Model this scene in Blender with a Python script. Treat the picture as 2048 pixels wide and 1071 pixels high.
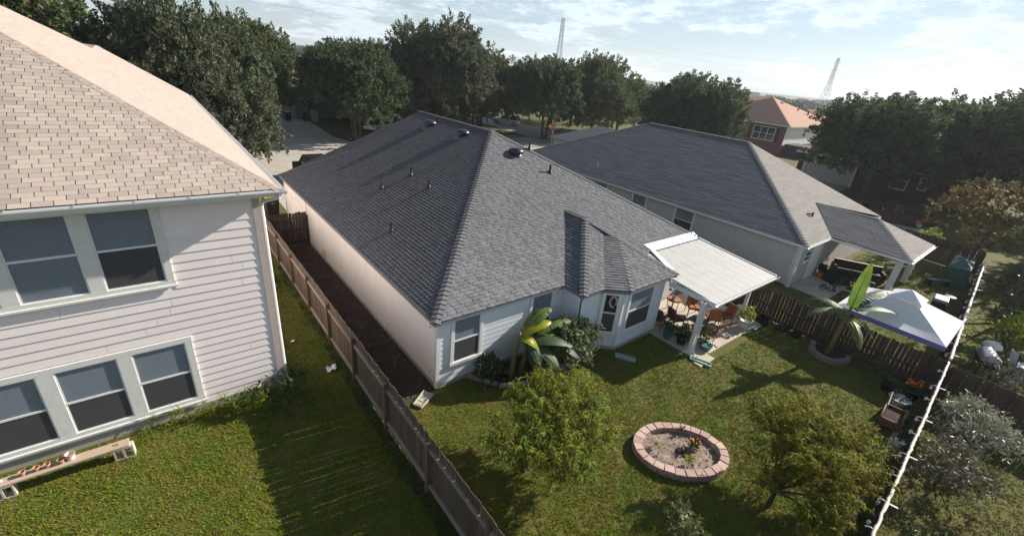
import bpy, bmesh, math, random
import numpy as np
from mathutils import Vector, Matrix
for _o in list(bpy.data.objects): bpy.data.objects.remove(_o)
S = bpy.context.scene
COL = S.collection
R = math.radians
rng = np.random.default_rng(7)
random.seed(7)

# ------------------------------------------------------------------ camera, sky, sun, exposure
CAM = Vector((0, 0, 10))
def cam_axes(p, r, y):
    f = Vector((math.sin(y)*math.cos(p), math.cos(y)*math.cos(p), -math.sin(p)))
    r0 = Vector((math.cos(y), -math.sin(y), 0)); d0 = f.cross(r0)
    return (math.cos(r)*r0+math.sin(r)*d0, -math.sin(r)*r0+math.cos(r)*d0, f)
AX_R, AX_D, AX_F = cam_axes(R(24.457), R(-5.871), R(40.344))
cd = bpy.data.cameras.new('camera'); cam = bpy.data.objects.new('camera', cd); COL.objects.link(cam)
mw = Matrix((( AX_R.x, -AX_D.x, -AX_F.x, CAM.x), (AX_R.y, -AX_D.y, -AX_F.y, CAM.y), (AX_R.z, -AX_D.z, -AX_F.z, CAM.z), (0,0,0,1)))
cam.matrix_world = mw
cd.sensor_width = 36; cd.lens = 886.45/2048*36; cd.clip_start = .1; cd.clip_end = 6000
S.camera = cam
FPX = 886.45
def project(p):
    d = Vector(p)-CAM; z = d.dot(AX_F)
    if z < .2: return None
    return (d.dot(AX_R)/z*FPX+1024, d.dot(AX_D)/z*FPX+535.5, z)

SUN = Vector((1.80, -.29, 1.0)).normalized()
SUN_EL = math.asin(SUN.z); SUN_AZ = math.atan2(SUN.x, SUN.y)
w = bpy.data.worlds.new('World'); S.world = w; w.use_nodes = True
nt = w.node_tree; nt.nodes.clear()
def wn(t, **k):
    n = nt.nodes.new(t)
    for a, b in k.items(): setattr(n, a, b)
    return n
out = wn('ShaderNodeOutputWorld'); bg = wn('ShaderNodeBackground')
sky = wn('ShaderNodeTexSky', sky_type='NISHITA', sun_disc=False, sun_elevation=SUN_EL, sun_rotation=SUN_AZ,
         altitude=200, air_density=1.0, dust_density=0.25, ozone_density=2.6)
tc = wn('ShaderNodeTexCoord'); sep = wn('ShaderNodeSeparateXYZ')
nt.links.new(tc.outputs['Generated'], sep.inputs[0])
def wm(op, a, b=None, c=None):
    n = wn('ShaderNodeMath', operation=op)
    for i, v in enumerate((a, b, c)):
        if v is None: continue
        if isinstance(v, (int, float)): n.inputs[i].default_value = v
        else: nt.links.new(v, n.inputs[i])
    return n.outputs[0]
zc = wm('ADD', wm('MAXIMUM', sep.outputs[2], 0.0), 0.20)
cmb = wn('ShaderNodeCombineXYZ')
nt.links.new(wm('DIVIDE', sep.outputs[0], zc), cmb.inputs[0]); nt.links.new(wm('DIVIDE', sep.outputs[1], zc), cmb.inputs[1])
def wnoise(scale, detail, rough, off):
    mp = wn('ShaderNodeMapping'); mp.inputs['Location'].default_value = (off, off*.7, 0)
    nt.links.new(cmb.outputs[0], mp.inputs[0])
    n = wn('ShaderNodeTexNoise'); n.inputs['Scale'].default_value = scale; n.inputs['Detail'].default_value = detail
    n.inputs['Roughness'].default_value = rough; nt.links.new(mp.outputs[0], n.inputs['Vector']); return n.outputs[0]
def wramp(fac, stops):
    n = wn('ShaderNodeValToRGB'); e = n.color_ramp.elements
    while len(e) < len(stops): e.new(.5)
    for el, (p, c) in zip(e, stops): el.position = p; el.color = (*c, 1) if len(c) == 3 else c
    nt.links.new(fac, n.inputs[0]); return n.outputs[0]
big = wnoise(.85, 8, .60, 3.1); fine = wnoise(2.8, 8, .66, 9.4)
dens = wm('ADD', wm('MULTIPLY', big, .66), wm('MULTIPLY', fine, .34))
haze_ = wm('POWER', wm('SUBTRACT', 1.0, wm('MINIMUM', wm('MAXIMUM', sep.outputs[2], 0.0), 1.0)), 9.0)     # pale band of haze at the horizon
clear = wramp(wm('MAXIMUM', sep.outputs[2], 0.0), [(.10, (1,1,1)), (.30, (.80,.80,.80)), (.62, (.22,.22,.22))])          # cloud cover cut overhead, out of view, to lower the ambient light
cover = wm('MAXIMUM', wm('MULTIPLY', wramp(dens, [(.38, (.25,.25,.25)), (.47, (.50,.50,.50)), (.54, (.97,.97,.97))]), clear), wm('MULTIPLY', haze_, .85))
lum = wramp(dens, [(.40, (.84,.90,.96)), (.485, (.92,.95,.98)), (.53, (1.28,1.25,1.21)), (.60, (.92,.95,.99)), (.72, (.70,.76,.84))])
cl = wn('ShaderNodeMix', data_type='RGBA', blend_type='MULTIPLY'); cl.inputs[0].default_value = 1
grow = wn('ShaderNodeMix', data_type='RGBA', blend_type='MIX'); grow.inputs[0].default_value = .88
nt.links.new(sky.outputs[0], grow.inputs[6]); grow.inputs[7].default_value = (8.0, 9.1, 10.1, 1)
nt.links.new(grow.outputs[2], cl.inputs[6]); nt.links.new(lum, cl.inputs[7])
mx = wn('ShaderNodeMix', data_type='RGBA'); nt.links.new(cover, mx.inputs[0])
nt.links.new(sky.outputs[0], mx.inputs[6]); nt.links.new(cl.outputs[2], mx.inputs[7])
nt.links.new(mx.outputs[2], bg.inputs[0]); bg.inputs[1].default_value = .050
nt.links.new(bg.outputs[0], out.inputs[0])

sl = bpy.data.lights.new('sun', 'SUN'); sl.energy = 5.0; sl.angle = R(.55); sl.color = (1, .93, .82)
so = bpy.data.objects.new('sun', sl); COL.objects.link(so); so.location = (60, -10, 40)
so.rotation_euler = (-SUN).to_track_quat('-Z', 'Y').to_euler()
S.view_settings.view_transform = 'Standard'; S.view_settings.look = 'None'
S.view_settings.exposure = 0.93; S.view_settings.gamma = 1
S.view_settings.use_curve_mapping = False
S.render.engine = 'CYCLES'
S.cycles.max_bounces = 6; S.cycles.transparent_max_bounces = 12; S.cycles.diffuse_bounces = 3
S.cycles.use_denoising = True

# ------------------------------------------------------------------ helpers
def prop(o, label=None, cat=None, group=None, kind=None):
    if label: o['label'] = label
    if cat: o['category'] = cat
    if group: o['group'] = group
    if kind: o['kind'] = kind
    return o
LOCALS = set()          # things whose parts are modelled round their own origin
def thing(name, label, cat, loc=(0,0,0), rz=0, group=None, local=False):
    o = bpy.data.objects.new(name, None); COL.objects.link(o)
    if local: LOCALS.add(o.name)
    o.empty_display_size = .2; o.location = loc; o.rotation_euler = (0, 0, rz)
    return prop(o, label, cat, group)
def base_of(p):
    v = Vector((0,0,0))
    while p is not None:
        if p.name in LOCALS: return Vector((0,0,0))
        v = v+Vector(p.location); p = p.parent
    return v
def link(name, me, parent=None, loc=(0,0,0), rot=(0,0,0), kind=None, label=None):
    o = bpy.data.objects.new(name, me); COL.objects.link(o)
    if parent is not None: o.parent = parent
    o.location = loc; o.rotation_euler = rot
    if kind: o['kind'] = kind
    if label: o['label'] = label
    return o
def mesh_np(name, verts, quads, mat, smooth=False):
    """verts (n,3), quads (m,4) or (m,3)"""
    me = bpy.data.meshes.new(name); verts = np.asarray(verts, dtype=np.float32); quads = np.asarray(quads, dtype=np.int32)
    k = quads.shape[1]; m = len(quads)
    me.vertices.add(len(verts)); me.vertices.foreach_set('co', verts.ravel())
    me.loops.add(m*k); me.loops.foreach_set('vertex_index', quads.ravel())
    me.polygons.add(m); me.polygons.foreach_set('loop_start', np.arange(m, dtype=np.int32)*k)
    me.polygons.foreach_set('loop_total', np.full(m, k, dtype=np.int32))
    if smooth: me.polygons.foreach_set('use_smooth', np.ones(m, dtype=bool))
    me.update(calc_edges=True); me.materials.append(mat); return me
class MB:
    def __init__(s): s.v = []; s.f = []
    def add(s, vs, fs):
        b = len(s.v); s.v += [tuple(v) for v in vs]; s.f += [tuple(i+b for i in f) for f in fs]; return s
    def box(s, x0, x1, y0, y1, z0, z1):
        return s.add([(x0,y0,z0),(x1,y0,z0),(x1,y1,z0),(x0,y1,z0),(x0,y0,z1),(x1,y0,z1),(x1,y1,z1),(x0,y1,z1)],
                     [(0,3,2,1),(4,5,6,7),(0,1,5,4),(1,2,6,5),(2,3,7,6),(3,0,4,7)])
    def bar(s, p, q, w, h, up=(0,0,1)):
        p = Vector(p); q = Vector(q); d = (q-p).normalized(); up = Vector(up)
        sd = d.cross(up)
        if sd.length < 1e-4: sd = d.cross(Vector((0,1,0)))
        sd.normalize(); u = sd.cross(d); a = sd*w/2; b = u*h/2
        return s.add([p-a-b,p+a-b,p+a+b,p-a+b,q-a-b,q+a-b,q+a+b,q-a+b],
                     [(0,1,2,3),(7,6,5,4),(0,4,5,1),(1,5,6,2),(2,6,7,3),(3,7,4,0)])
    def tube(s, pts, r, n=8, cap=True):
        pts = [Vector(p) for p in pts]; rs = r if isinstance(r, (list, tuple)) else [r]*len(pts)
        ref = None; vs = []
        for i, p in enumerate(pts):
            d = (pts[min(i+1, len(pts)-1)]-pts[max(i-1, 0)])
            d = d.normalized() if d.length > 1e-9 else Vector((0,0,1))
            if ref is None: ref = d.orthogonal().normalized()
            ref = (ref-d*ref.dot(d)); ref = ref.normalized() if ref.length > 1e-6 else d.orthogonal().normalized()
            b = d.cross(ref)
            for k in range(n):
                a = 2*math.pi*k/n; vs.append(p+(ref*math.cos(a)+b*math.sin(a))*rs[i])
        fs = [(i*n+k, i*n+(k+1)%n, (i+1)*n+(k+1)%n, (i+1)*n+k) for i in range(len(pts)-1) for k in range(n)]
        if cap: fs += [tuple(range(n-1, -1, -1)), tuple((len(pts)-1)*n+k for k in range(n))]
        return s.add(vs, fs)
    def lathe(s, prof, c=(0,0,0), n=16, cap=False):
        c = Vector(c); vs = []
        for r, z in prof:
            for k in range(n):
                a = 2*math.pi*k/n; vs.append((c.x+r*math.cos(a), c.y+r*math.sin(a), c.z+z))
        m = len(prof)
        fs = [(i*n+k, i*n+(k+1)%n, (i+1)*n+(k+1)%n, (i+1)*n+k) for i in range(m-1) for k in range(n)]
        if cap: fs += [tuple(range(n-1, -1, -1)), tuple((m-1)*n+k for k in range(n))]
        return s.add(vs, fs)
    def extr(s, pts, vec):
        pts = [Vector(p) for p in pts]; vec = Vector(vec); n = len(pts)
        return s.add(pts+[p+vec for p in pts], [tuple(range(n-1,-1,-1)), tuple(range(n, 2*n))]+[(i,(i+1)%n,n+(i+1)%n,n+i) for i in range(n)])
    def quad(s, *pts): return s.add(pts, [tuple(range(len(pts)))])
    def ball(s, c, r, n=10, sq=(1,1,1)):
        m = n//2; c = Vector(c); vs = []
        for i in range(m+1):
            t = math.pi*i/m
            for k in range(n):
                a = 2*math.pi*k/n; vs.append((c.x+r*sq[0]*math.sin(t)*math.cos(a), c.y+r*sq[1]*math.sin(t)*math.sin(a), c.z+r*sq[2]*math.cos(t)))
        return s.add(vs, [(i*n+k, (i+1)*n+k, (i+1)*n+(k+1)%n, i*n+(k+1)%n) for i in range(m) for k in range(n)])
    def mesh(s, name, mat, off=(0,0,0), smooth=False):
        off = Vector(off); me = bpy.data.meshes.new(name)
        me.from_pydata([tuple(Vector(v)-off) for v in s.v], [], s.f)
        if smooth: me.polygons.foreach_set('use_smooth', [True]*len(me.polygons))
        me.update(); me.materials.append(mat); return me
    def build(s, name, mat, parent=None, smooth=False, kind=None, label=None):
        return link(name, s.mesh(name, mat, base_of(parent), smooth), parent, kind=kind, label=label)
def copy_tree(o, parent=None):
    c = o.copy(); COL.objects.link(c); c.parent = parent
    for ch in list(o.children): copy_tree(ch, c)
    return c
def bevel(o, wd=.01, seg=2):
    m = o.modifiers.new('bevel', 'BEVEL'); m.width = wd; m.segments = seg; m.limit_method = 'ANGLE'; return o

# ------------------------------------------------------------------ materials (procedural)
MATS = {}
def M(name, col, rough=.85, var=.12, vs=6.0, rnd=0.0, isl=0.0, bump=0.0, bs=60.0, metal=0.0, spec=.3, col2=None, c2s=3.0,
      c2lo=.4, c2hi=.6, trans=0.0, stretch=None, alpha=None, hue=0.0, coat=0.0, objco=True):
    if name in MATS: return MATS[name]
    m = bpy.data.materials.new(name); m.use_nodes = True; t = m.node_tree; N = t.nodes; L = t.links
    b = N['Principled BSDF']; b.inputs['Roughness'].default_value = rough; b.inputs['Metallic'].default_value = metal
    b.inputs['Specular IOR Level'].default_value = spec; b.inputs['Coat Weight'].default_value = coat
    geo = N.new('ShaderNodeNewGeometry'); co = geo.outputs['Position']
    if stretch:
        mp = N.new('ShaderNodeMapping'); mp.inputs['Scale'].default_value = stretch; L.new(co, mp.inputs[0]); co = mp.outputs[0]
    def noise(sc, det=5):
        n = N.new('ShaderNodeTexNoise'); n.inputs['Scale'].default_value = sc; n.inputs['Detail'].default_value = det
        n.inputs['Roughness'].default_value = .62; L.new(co, n.inputs['Vector']); return n.outputs[0]
    def mt(op, a, c):
        n = N.new('ShaderNodeMath'); n.operation = op
        for i, v in enumerate((a, c)):
            if isinstance(v, (int, float)): n.inputs[i].default_value = v
            else: L.new(v, n.inputs[i])
        return n.outputs[0]
    src = None
    if col2:
        mr = N.new('ShaderNodeMapRange'); mr.inputs['From Min'].default_value = c2lo; mr.inputs['From Max'].default_value = c2hi
        L.new(noise(c2s), mr.inputs[0]); mxx = N.new('ShaderNodeMix'); mxx.data_type = 'RGBA'
        mxx.inputs[6].default_value = (*col, 1); mxx.inputs[7].default_value = (*col2, 1); L.new(mr.outputs[0], mxx.inputs[0]); src = mxx.outputs[2]
    val = None
    def plus(v, amt):
        nonlocal val
        k = mt('MULTIPLY', mt('SUBTRACT', v, .5), 2*amt); val = mt('ADD', k, 1.0) if val is None else mt('ADD', val, k)
    if var: plus(noise(vs), var*1.6)
    if rnd: oi = N.new('ShaderNodeObjectInfo'); plus(oi.outputs['Random'], rnd)
    if isl: plus(geo.outputs['Random Per Island'], isl)
    hs = N.new('ShaderNodeHueSaturation')
    if src is not None: L.new(src, hs.inputs['Color'])
    else: hs.inputs['Color'].default_value = (*col, 1)
    if val is not None: L.new(val, hs.inputs['Value'])
    if hue:
        rs = N.new('ShaderNodeObjectInfo').outputs['Random'] if rnd else geo.outputs['Random Per Island']
        L.new(mt('ADD', mt('MULTIPLY', mt('SUBTRACT', mt('FRACT', mt('MULTIPLY', rs, 7.31), 0), .5), hue), .5), hs.inputs['Hue'])
    L.new(hs.outputs[0], b.inputs['Base Color'])
    if bump:
        bp = N.new('ShaderNodeBump'); bp.inputs['Strength'].default_value = bump; bp.inputs['Distance'].default_value = .02
        L.new(noise(bs, 4), bp.inputs['Height']); L.new(bp.outputs[0], b.inputs['Normal'])
    o = N['Material Output']
    if trans:
        tr = N.new('ShaderNodeBsdfTranslucent'); L.new(hs.outputs[0], tr.inputs[0]); ms = N.new('ShaderNodeMixShader')
        ms.inputs[0].default_value = trans; L.new(b.outputs[0], ms.inputs[1]); L.new(tr.outputs[0], ms.inputs[2]); L.new(ms.outputs[0], o.inputs[0])
    if alpha is not None:
        tr = N.new('ShaderNodeBsdfTransparent'); tr.inputs[0].default_value = (.92, .94, .97, 1); ms = N.new('ShaderNodeMixShader')
        ms.inputs[0].default_value = alpha; L.new(tr.outputs[0], ms.inputs[1]); L.new(b.outputs[0], ms.inputs[2]); L.new(ms.outputs[0], o.inputs[0])
    MATS[name] = m; return m

m_shL = M('pale_shingle', (.385,.32,.275), .95, .08, 4, rnd=.13, isl=.13, bump=.25, bs=140, hue=.02)
m_shLb = M('pale_shingle_plain', (.37,.305,.265), .95, .07, 5, isl=.05, bump=.25, bs=140)
m_slotL = M('shingle_slot', (.235,.195,.175), .95, .1, 10)
m_capL = M('pale_ridge_cap', (.33,.27,.235), .95, .1, 6, rnd=.12, bump=.25, bs=140)
m_shC = M('charcoal_shingle', (.146,.146,.158), .95, .06, 9, rnd=.16, isl=.16, bump=.35, bs=130)
m_shCb = M('charcoal_underlay', (.06,.06,.065), .95, .1, 9)
m_shR = M('shaded_grey_shingle', (.14,.14,.148), .95, .12, 7, isl=.16, bump=.3, bs=130)  # darker tone puts the grazing shade into the left-facing slopes
m_shRb = M('sunlit_grey_shingle', (.215,.20,.185), .95, .10, 7, isl=.10, bump=.3, bs=130)  # same roof, lighter tone puts sunlight into the back-facing slopes
m_capC = M('charcoal_ridge_cap', (.135,.136,.145), .95, .1, 9, rnd=.12, bump=.35, bs=130)
m_sidL = M('pinkish_siding', (.82,.735,.72), .75, .04, 3, rnd=.025, bump=.06, bs=80)
m_white = M('white_trim', (.70,.70,.70), .6, .04, 5)
m_whitew = M('weathered_white', (.66,.65,.62), .7, .10, 7)
m_trimL = M('beige_corner_trim', (.47,.40,.36), .8, .10, 9)
m_cream = M('cream_wall', (.80,.755,.70), .85, .10, 1.1, bump=.05, bs=40)
m_sidC = M('white_blue_siding', (.66,.70,.735), .7, .03, 3, rnd=.015, bump=.04, bs=80)
m_sidR = M('grey_cream_siding', (.50,.475,.445), .8, .04, 3, rnd=.02, bump=.04, bs=80)
m_conc = M('concrete', (.42,.38,.325), .9, .12, 2.5, bump=.2, bs=50, col2=(.34,.31,.27), c2s=.8)
m_slab = M('patio_concrete', (.50,.44,.36), .9, .12, 3, bump=.15, bs=50, col2=(.42,.37,.30), c2s=1.2)
m_street = M('street_concrete', (.41,.37,.315), .9, .10, 1.2, bump=.2, bs=40, col2=(.34,.31,.27), c2s=.35)
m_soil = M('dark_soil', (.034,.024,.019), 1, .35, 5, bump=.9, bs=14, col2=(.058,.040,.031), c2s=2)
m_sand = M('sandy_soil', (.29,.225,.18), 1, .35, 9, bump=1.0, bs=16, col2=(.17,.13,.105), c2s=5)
m_grassG = M('lawn_ground', (.070,.092,.014), 1, .30, 2.2, bump=.7, bs=30, col2=(.11,.09,.025), c2s=1.3)
m_far = M('far_ground', (.07,.075,.035), 1, .3, .05, col2=(.10,.085,.05), c2s=.02)
m_blade = M('grass_blade', (.150,.215,.022), .9, .22, .9, isl=.25, trans=.35, col2=(.225,.205,.034), c2s=1.6, c2lo=.36, c2hi=.68, spec=.0)
m_fen = M('weathered_fence', (.098,.072,.052), .9, .18, 3, rnd=.22, bump=.3, bs=25, stretch=(9,9,1.2), hue=.02)
m_fenrail = M('fence_rail', (.27,.225,.185), .9, .15, 6, rnd=.1, bump=.2, bs=40)  # rails paler than the pickets, sky light on their tops put into colour
m_fenpost = M('fence_post', (.125,.085,.056), .9, .18, 6, rnd=.2, bump=.2, bs=40, stretch=(6,6,1))
m_fen2 = M('dark_brown_fence', (.075,.050,.038), .9, .18, 4, rnd=.22, bump=.3, bs=25, stretch=(9,9,1.2), hue=.02)
m_black = M('black_metal', (.012,.012,.014), .45, .05, 8)
m_blackp = M('black_plastic', (.015,.015,.017), .55, .1, 8)
m_glassU = M('window_glass', (.05,.06,.07), .06, 0, 1, spec=.9, alpha=.24)
m_screen = M('insect_screen', (.065,.065,.070), .55, .05, 30, spec=.25)
m_blind = M('blind_slat', (.70,.75,.79), .6, .04, 8)
m_dark = M('unlit_backing', (.012,.013,.015), 1, 0)
m_alum = M('white_aluminium', (.42,.41,.395), .6, .10, 4, col2=(.39,.375,.355), c2s=1.5, c2lo=.45, c2hi=.75)
m_galv = M('galvanised', (.55,.55,.56), .35, .1, 8, metal=.7)
m_bark = M('oak_bark', (.085,.068,.055), 1, .25, 9, bump=.8, bs=30)
m_oak = [M('oak_leaf', (.078,.115,.042), .7, .2, .45, isl=.30, trans=.30, col2=(.105,.120,.046), c2s=.35, spec=.3),
         M('oak_leaf_b', (.070,.106,.044), .7, .2, .45, isl=.30, trans=.30, col2=(.090,.114,.050), c2s=.4, spec=.3),
         M('oak_leaf_c', (.090,.112,.058), .7, .2, .45, isl=.30, trans=.30, col2=(.105,.118,.070), c2s=.4, spec=.3)]
m_peach = M('peach_leaf', (.130,.185,.024), .6, .2, 1.5, isl=.50, trans=.36, col2=(.19,.19,.022), c2s=1.3, spec=.08)
m_peach2 = M('peach_leaf_rusty', (.155,.165,.014), .7, .2, 1.5, isl=.50, trans=.36, col2=(.17,.10,.012), c2s=1.2, c2lo=.46, c2hi=.70, spec=.07)
m_twig = M('twig_bark', (.095,.062,.042), .9, .2, 12)
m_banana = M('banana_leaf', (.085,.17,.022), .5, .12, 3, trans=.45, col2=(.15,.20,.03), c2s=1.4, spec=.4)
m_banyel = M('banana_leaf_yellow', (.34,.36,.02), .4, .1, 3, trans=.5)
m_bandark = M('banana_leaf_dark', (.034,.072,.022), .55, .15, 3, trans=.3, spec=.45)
m_banstem = M('banana_stem', (.155,.15,.045), .6, .2, 6, col2=(.17,.11,.05), c2s=4)
m_shrub = M('broad_leaf', (.060,.095,.028), .38, .2, 2, isl=.32, trans=.25, spec=.45)
m_silver = M('silvery_leaf', (.30,.30,.22), .5, .2, 2, isl=.40, trans=.15, spec=.4)
m_crape = M('crape_leaf', (.14,.125,.030), .6, .25, .8, isl=.3, trans=.35, col2=(.15,.085,.035), c2s=.9)
m_lime = M('lime_leaf', (.23,.27,.025), .5, .2, 2, isl=.25, trans=.4)
m_flower = [M('red_petal', (.55,.05,.04), .6, .1, 9, isl=.2), M('orange_petal', (.75,.20,.03), .6, .1, 9, isl=.25), M('white_petal', (.75,.72,.66), .6, .1, 9)]
m_terra = M('terracotta', (.42,.225,.155), .85, .12, 8)
m_terraw = M('whitewashed_clay', (.66,.60,.56), .85, .1, 8)
m_teal = M('teal_glaze', (.055,.17,.165), .35, .1, 6)
m_splash = M('green_plastic', (.30,.42,.38), .55, .08, 8)
m_rust = M('rust_cushion', (.36,.125,.055), .85, .12, 8)
m_plum = M('plum_cushion', (.13,.055,.055), .85, .12, 8)
m_wicker = M('dark_wicker', (.045,.028,.022), .8, .2, 30, bump=.4, bs=90)
m_woodbr = M('brown_wood', (.17,.075,.038), .7, .2, 7, stretch=(1,1,5))
m_brick = M('pink_brick', (.46,.32,.275), .9, .22, 9, rnd=.18, bump=.4, bs=40, hue=.025)
m_stone = M('grey_stone', (.33,.29,.265), .9, .2, 8, rnd=.2, bump=.5, bs=30)
m_block = M('cinder_block', (.48,.43,.37), .95, .15, 12, bump=.5, bs=60)
m_plank = M('old_plank', (.40,.31,.235), .9, .15, 8, bump=.2, bs=30, stretch=(1,8,8))
m_paper = M('white_paper', (.78,.78,.76), .8, .05, 9)
m_canvas = M('gazebo_canvas', (.80,.79,.82), .8, .03, 2, trans=.25)
m_canvasb = M('gazebo_valance', (.16,.15,.36), .8, .05, 4)
# ------------------------------------------------------------------ ground and street
def sheet(name, pts, z, mat, kind='structure'):
    return MB().quad(*[(x, y, z) for x, y in pts]).build(name, mat, kind=kind)
bm_ = bmesh.new()
def ring_ground():
    # one sheet to the horizon, finer near the yards
    mb = MB(); xs = [-3000,-800,-200,-60,-20,0,20,40,60,120,300,900,3000]; ys = [-3000,-800,-200,-60,-20,0,20,40,80,200,600,3000]
    for x in xs:
        for y in ys: mb.v.append((x, y, 0))
    n = len(ys)
    for i in range(len(xs)-1):
        for j in range(n-1): mb.f.append((i*n+j, (i+1)*n+j, (i+1)*n+j+1, i*n+j+1))
    return mb
ring_ground().build('ground', m_far, kind='structure')
sheet('lawn_ground', [(-20,-14),(120,-14),(120,80),(-20,80)], .004, m_grassG)
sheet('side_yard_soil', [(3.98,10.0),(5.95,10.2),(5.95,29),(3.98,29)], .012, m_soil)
street = MB().box(-60, 130, 43.2, 53.2, -.1, .012).build('street', m_street, kind='structure')
sheet('cross_street', [(47,53.2),(56,53.2),(60,110),(51,110)], .011, m_street)
dw = MB(); dw.quad((11.2,53.2,.02),(19.0,53.2,.02),(17.9,57.2,.03),(11.9,57.2,.03)); dw.quad((11.9,57.2,.03),(17.9,57.2,.03),(18.6,71.8,.04),(12.6,71.8,.04))
dw.build('driveway', m_conc, kind='structure')
sheet('driveway', [(6.2,30.2),(12.6,30.2),(13.0,43.2),(6.4,43.2)], .018, m_conc)
kb = MB()
for a, b in ((-60, 10.6), (19.6, 46.5), (57, 130)): kb.box(a, b, 53.2, 53.42, 0, .14)
for a, b in ((-60, 5.6), (13.8, 130)): kb.box(a, b, 42.98, 43.2, 0, .14)
kb.build('kerb', M('kerb_concrete', (.47,.43,.36), .9, .1, 4), kind='structure')
sw = MB().box(-60, 10.8, 54.8, 56.1, 0, .03); sw.box(19.2, 46, 54.8, 56.1, 0, .03); sw.build('sidewalk', m_conc, kind='structure')
sheet('opposite_lawn', [(-40,53.42),(10.9,53.42),(11.6,71.5),(-40,71.5)], .008, M('verge_grass', (.13,.125,.03), 1, .3, 1.5, bump=.8, bs=14, col2=(.16,.12,.045), c2s=.8))
sheet('right_verge', [(47,5.4),(56,5.4),(56,22),(47,22)], .01, m_street)
sheet('garage_driveway', [(56,16),(68,16.4),(68,22.8),(56,22.8)], .014, m_conc)
patio = MB().box(15.55, 21.2, 6.35, 10.2, 0, .05); patio.box(15.25, 16.3, 6.02, 6.349, 0, .048); patio.build('patio', m_slab, kind='structure')
MB().box(27.2, 30.6, 5.6, 7.48, 0, .05).build('neighbour_patio', m_slab, kind='structure')

# ------------------------------------------------------------------ building helpers
def bb(mb, O, U, N, u0, u1, n0, n1, z0, z1):
    O = Vector(O); U = Vector(U); N = Vector(N); Z = Vector((0,0,1))
    c = [O+U*u+N*n+Z*z for z in (z0, z1) for u, n in ((u0,n0),(u1,n0),(u1,n1),(u0,n1))]
    return mb.add(c, [(0,3,2,1),(4,5,6,7),(0,1,5,4),(1,2,6,5),(2,3,7,6),(3,0,4,7)])
def window(par, O, U, N, u0, u1, z0, z1, trim=.10, zm=None, up='blind', low='screen', proud=.055, tmat=None, sash=.035, trims=(1,1,1,1)):
    tmat = tmat or m_white; zm = (z0+z1)/2 if zm is None else zm
    f = MB(); l, r, b, t = [trim*k for k in trims]
    if l: bb(f, O,U,N, u0-l, u0, 0, proud, z0-b, z1+t)
    if r: bb(f, O,U,N, u1, u1+r, 0, proud, z0-b, z1+t)
    if b: bb(f, O,U,N, u0-l-.02, u1+r+.02, 0, proud+.02, z0-b, z0-.002)
    if t: bb(f, O,U,N, u0, u1, 0, proud-.003, z1, z1+t)
    wo = f.build('window', tmat, par)
    s = MB()
    bb(s,O,U,N,u0,u0+sash,.004,.034,z0,z1); bb(s,O,U,N,u1-sash,u1,.004,.034,z0,z1)
    bb(s,O,U,N,u0+sash,u1-sash,.004,.034,z0,z0+sash); bb(s,O,U,N,u0+sash,u1-sash,.004,.034,z1-sash,z1)
    s.build('sash', tmat, wo)
    bb(MB(),O,U,N,u0+sash,u1-sash,.006,.042,zm-.028,zm+.028).build('meeting_rail', tmat, wo)
    bb(MB(),O,U,N,u0+.003,u1-.003,.001,.003,z0+.003,z1-.003).build('dark_backing', m_dark, wo)  # black sheet behind the pane stands for the unlit room
    bl = MB(); z = zm+.04
    zz = z if up == 'blind' else z1
    if low == 'blind': zz = z0+.05
    while zz < z1-.05:
        bb(bl,O,U,N,u0+.04,u1-.04,.008,.012,zz,zz+.038); zz += .044
    if bl.v: bl.build('blind', m_blind, wo)
    bb(MB(),O,U,N,u0+sash,u1-sash,.021,.025,zm+.028,z1-sash).build('pane', m_glassU, wo)
    bb(MB(),O,U,N,u0+sash,u1-sash,.026,.030,z0+sash,zm-.028).build('screen' if low == 'screen' else 'pane', m_screen if low == 'screen' else m_glassU, wo)
    return wo
def siding(wall, mat, O, U, N, ua, ub, z0, z1, ex, holes=(), blen=3.6, t=.016, seed=1, jg=.005):
    rr = random.Random(seed); z = z0; O = Vector(O); U = Vector(U); N = Vector(N); base = base_of(wall); row = 0; cache = {}
    while z < z1-.02:
        zt = min(z+ex, z1); iv = [(ua, ub)]
        for h0, h1, hz0, hz1 in holes:
            if min(zt, hz1)-max(z, hz0) > .25*ex:
                n = []
                for a, b in iv:
                    if h1 <= a or h0 >= b: n.append((a, b)); continue
                    if h0 > a: n.append((a, h0))
                    if h1 < b: n.append((h1, b))
                iv = n
        for a, b in iv:
            cuts = [a]; c = a+rr.uniform(.3, 1)*blen
            while c < b-.4: cuts.append(c); c += blen
            cuts.append(b)
            for p, q in zip(cuts[:-1], cuts[1:]):
                mb = MB(); q2 = q-jg
                dz = min(zt+.012, z1)-z
                vs = [(p,0,0),(q2,0,0),(q2,t,0),(p,t,0),(p,0,dz),(q2,0,dz),(q2,.003,dz),(p,.003,dz)]
                key = (round(q-p, 3), round(dz, 3))
                if key not in cache:
                    mb.add([U*(v[0]-p)+N*v[1]+Vector((0,0,v[2])) for v in vs], [(0,3,2,1),(4,5,6,7),(0,1,5,4),(1,2,6,5),(2,3,7,6),(3,0,4,7)])
                    cache[key] = mb.mesh('siding_board', mat)
                link('siding_board', cache[key], wall, O+U*p+Vector((0,0,z))-base)
        z = zt; row += 1
    return wall
def scan(poly, v):
    xs = []
    for (u1, v1), (u2, v2) in zip(poly, poly[1:]+poly[:1]):
        if (v1 <= v < v2) or (v2 <= v < v1): xs.append(u1+(v-v1)/(v2-v1)*(u2-u1))
    return sorted(xs)
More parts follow.
